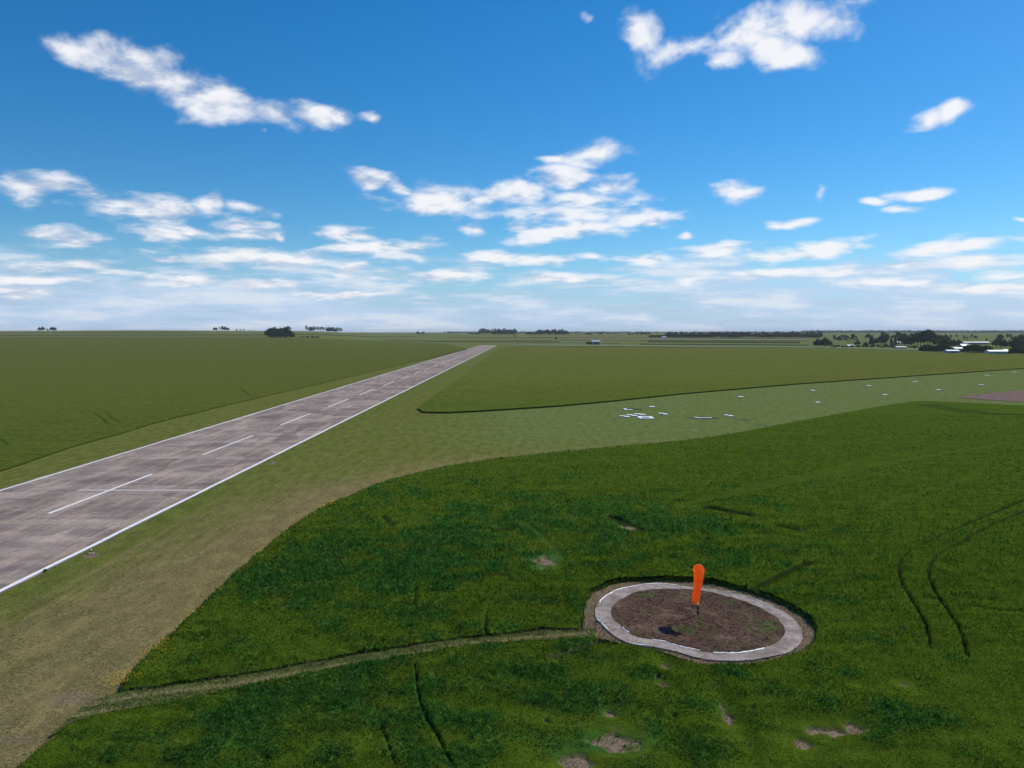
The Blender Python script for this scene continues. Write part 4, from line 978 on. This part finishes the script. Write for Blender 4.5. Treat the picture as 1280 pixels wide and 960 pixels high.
warp = N.noise(AE, 13, 2, .5, 'Color'); wv = N.vmath('SUBTRACT', warp, (.5, .5, .5)); wv = N.vmath('MULTIPLY', wv, (.040, .024, 0)); AEW = N.vmath('ADD', AE, wv)
val = None
for kk, (cx, cy, rx, ry, rot) in enumerate(CL):
    if kk and kk % 12 == 0:   # chained, so the shader stays small
        AEW = N.vmath('ADD', AEW, N.vmath('MULTIPLY', val, (1e-7, 1e-7, 0)))
    a0, e0 = dir_of(cx, cy); a1, _ = dir_of(cx + rx, cy); _, e1 = dir_of(cx, cy - ry)
    m = N.mapping(AEW, (abs(a1 - a0) * 1.5, abs(e1 - e0) * 1.65, 1), (0, 0, R(rot)), (a0, e0, 0), 'TEXTURE')
    L = N.vmath('LENGTH', m)
    if ry <= 5 and cy < 300 or rx < 16: L = N.math('ADD', L, .22)
    val = L if val is None else N.math('MINIMUM', val, L)
blob = N.math('SUBTRACT', 1.0, val)
# detail noise stretches sideways near the horizon, where clouds are seen edge-on
E5 = N.math('DIVIDE', EL_, N.math('ADD', EL_, .30)); cc = N.n('ShaderNodeCombineXYZ'); N.put(cc.inputs[0], N.math('MULTIPLY', AZ, 1.0)); N.put(cc.inputs[1], N.math('MULTIPLY', E5, 1.9)); NV = cc.outputs[0]
def dens(vec):
    n1 = N.noise(vec, 15, 8, .55, dist=.2); return n1
n_here = dens(NV); n_up = dens(N.vmath('ADD', NV, (.007, .022, 0)))
big_n = N.noise(NV, 5, 3, .5)
dd = N.math('ADD', blob, N.math('MULTIPLY', N.math('SUBTRACT', n_here, .5), 2.7))
cov = N.ramp(dd, .04, .95)
# the low band of many small clouds, noise painted into the sky colour over a projected plane so they crowd towards the horizon
zc = N.math('ADD', N.math('MAXIMUM', dzz, 0.0), .012)
pl = N.n('ShaderNodeCombineXYZ'); N.put(pl.inputs[0], N.math('DIVIDE', dx, zc)); N.put(pl.inputs[1], N.math('DIVIDE', dy, zc)); PL = pl.outputs[0]
ln = N.noise(N.mapping(PL, (.62, .40, 1)), 1.0, 5, .58); ln2 = N.noise(N.mapping(PL, (.12, .12, 1), loc=(3, 1, 0)), 1.0, 2, .5)
lowm = N.ramp(EL_, .085, .02); bn = N.noise(N.mapping(AE, (7, 42, 1)), 1.0, 6, .6); bw = N.noise(N.mapping(AE, (2.2, 9, 1), loc=(4, 2, 0)), 1.0, 2, .5)
bank = N.math('ADD', N.math('ADD', bn, N.math('MULTIPLY', N.math('SUBTRACT', bw, .5), .5)), N.ramp(EL_, .09, .03, 0, .13))
bank = N.math('MULTIPLY', N.ramp(bank, .46, .63), N.ramp(EL_, .100, .075, 0, .75)); bsh = N.ramp(bn, .46, .64)
lowd = N.ramp(N.math('ADD', ln, N.math('ADD', N.math('MULTIPLY', lowm, .10), N.math('MULTIPLY', N.math('SUBTRACT', ln2, .5), .6))), .50, .68)
lowd = N.math('MULTIPLY', lowd, N.ramp(EL_, .105, .06)); lowd = N.math('MULTIPLY', lowd, .85)
# shading: bright towards the sun, grey below
sh = N.math('ADD', .78, N.math('MULTIPLY', N.math('SUBTRACT', n_here, n_up), 2.0)); sh = N.math('ADD', sh, N.math('MULTIPLY', N.ramp(dd, .1, 1.2), .22))
sh = N.math('ADD', sh, N.ramp(AZ, -.5, .45, -.10, .20))
sh = N.ramp(sh, .45, 1.1, 0, 1)
ccol = N.mix(sh, (.50 / STR, .58 / STR, .74 / STR), (.93 / STR, .94 / STR, .97 / STR))
lcol = N.mix(N.ramp(ln, .48, .68), (.44 / STR, .54 / STR, .74 / STR), (.72 / STR, .77 / STR, .88 / STR))
# thin milky veil close to the horizon
base = N.mix(N.ramp(EL_, .13, -.01, 0, .72), skyc.outputs[0], (.38 / STR, .57 / STR, .84 / STR))
c = N.mix(N.math('MULTIPLY', lowd, .55), base, lcol); c = N.mix(bank, c, N.mix(bsh, (.52 / STR, .67 / STR, .90 / STR), (.80 / STR, .85 / STR, .94 / STR))); c = N.mix(N.math('MULTIPLY', cov, .96), c, ccol)
bg = N.n('ShaderNodeBackground'); N.put(bg.inputs[0], c); bg.inputs[1].default_value = STR
o_ = N.n('ShaderNodeOutputWorld'); nt.links.new(bg.outputs[0], o_.inputs[0])
w.cycles.sampling_method = 'MANUAL'; w.cycles.sample_map_resolution = 256

# ------------------------------------------------------------------ camera
cd = bpy.data.cameras.new('camera'); cam = bpy.data.objects.new('camera', cd); col.objects.link(cam); scn.camera = cam
cd.sensor_width = 36; cd.lens = 36 * FPX / 1280; cd.clip_start = .1; cd.clip_end = 90000
cam.location = (0, 0, H); cam.rotation_euler = (math.pi / 2 - PITCH, 0, 0)
vs = scn.view_settings; vs.view_transform = 'Standard'; vs.look = 'None'; vs.exposure = 0; vs.gamma = 1; vs.use_curve_mapping = False
scn.render.resolution_x = 1024; scn.render.resolution_y = 768
scn.cycles.volume_bounces = 0; scn.cycles.max_bounces = 6
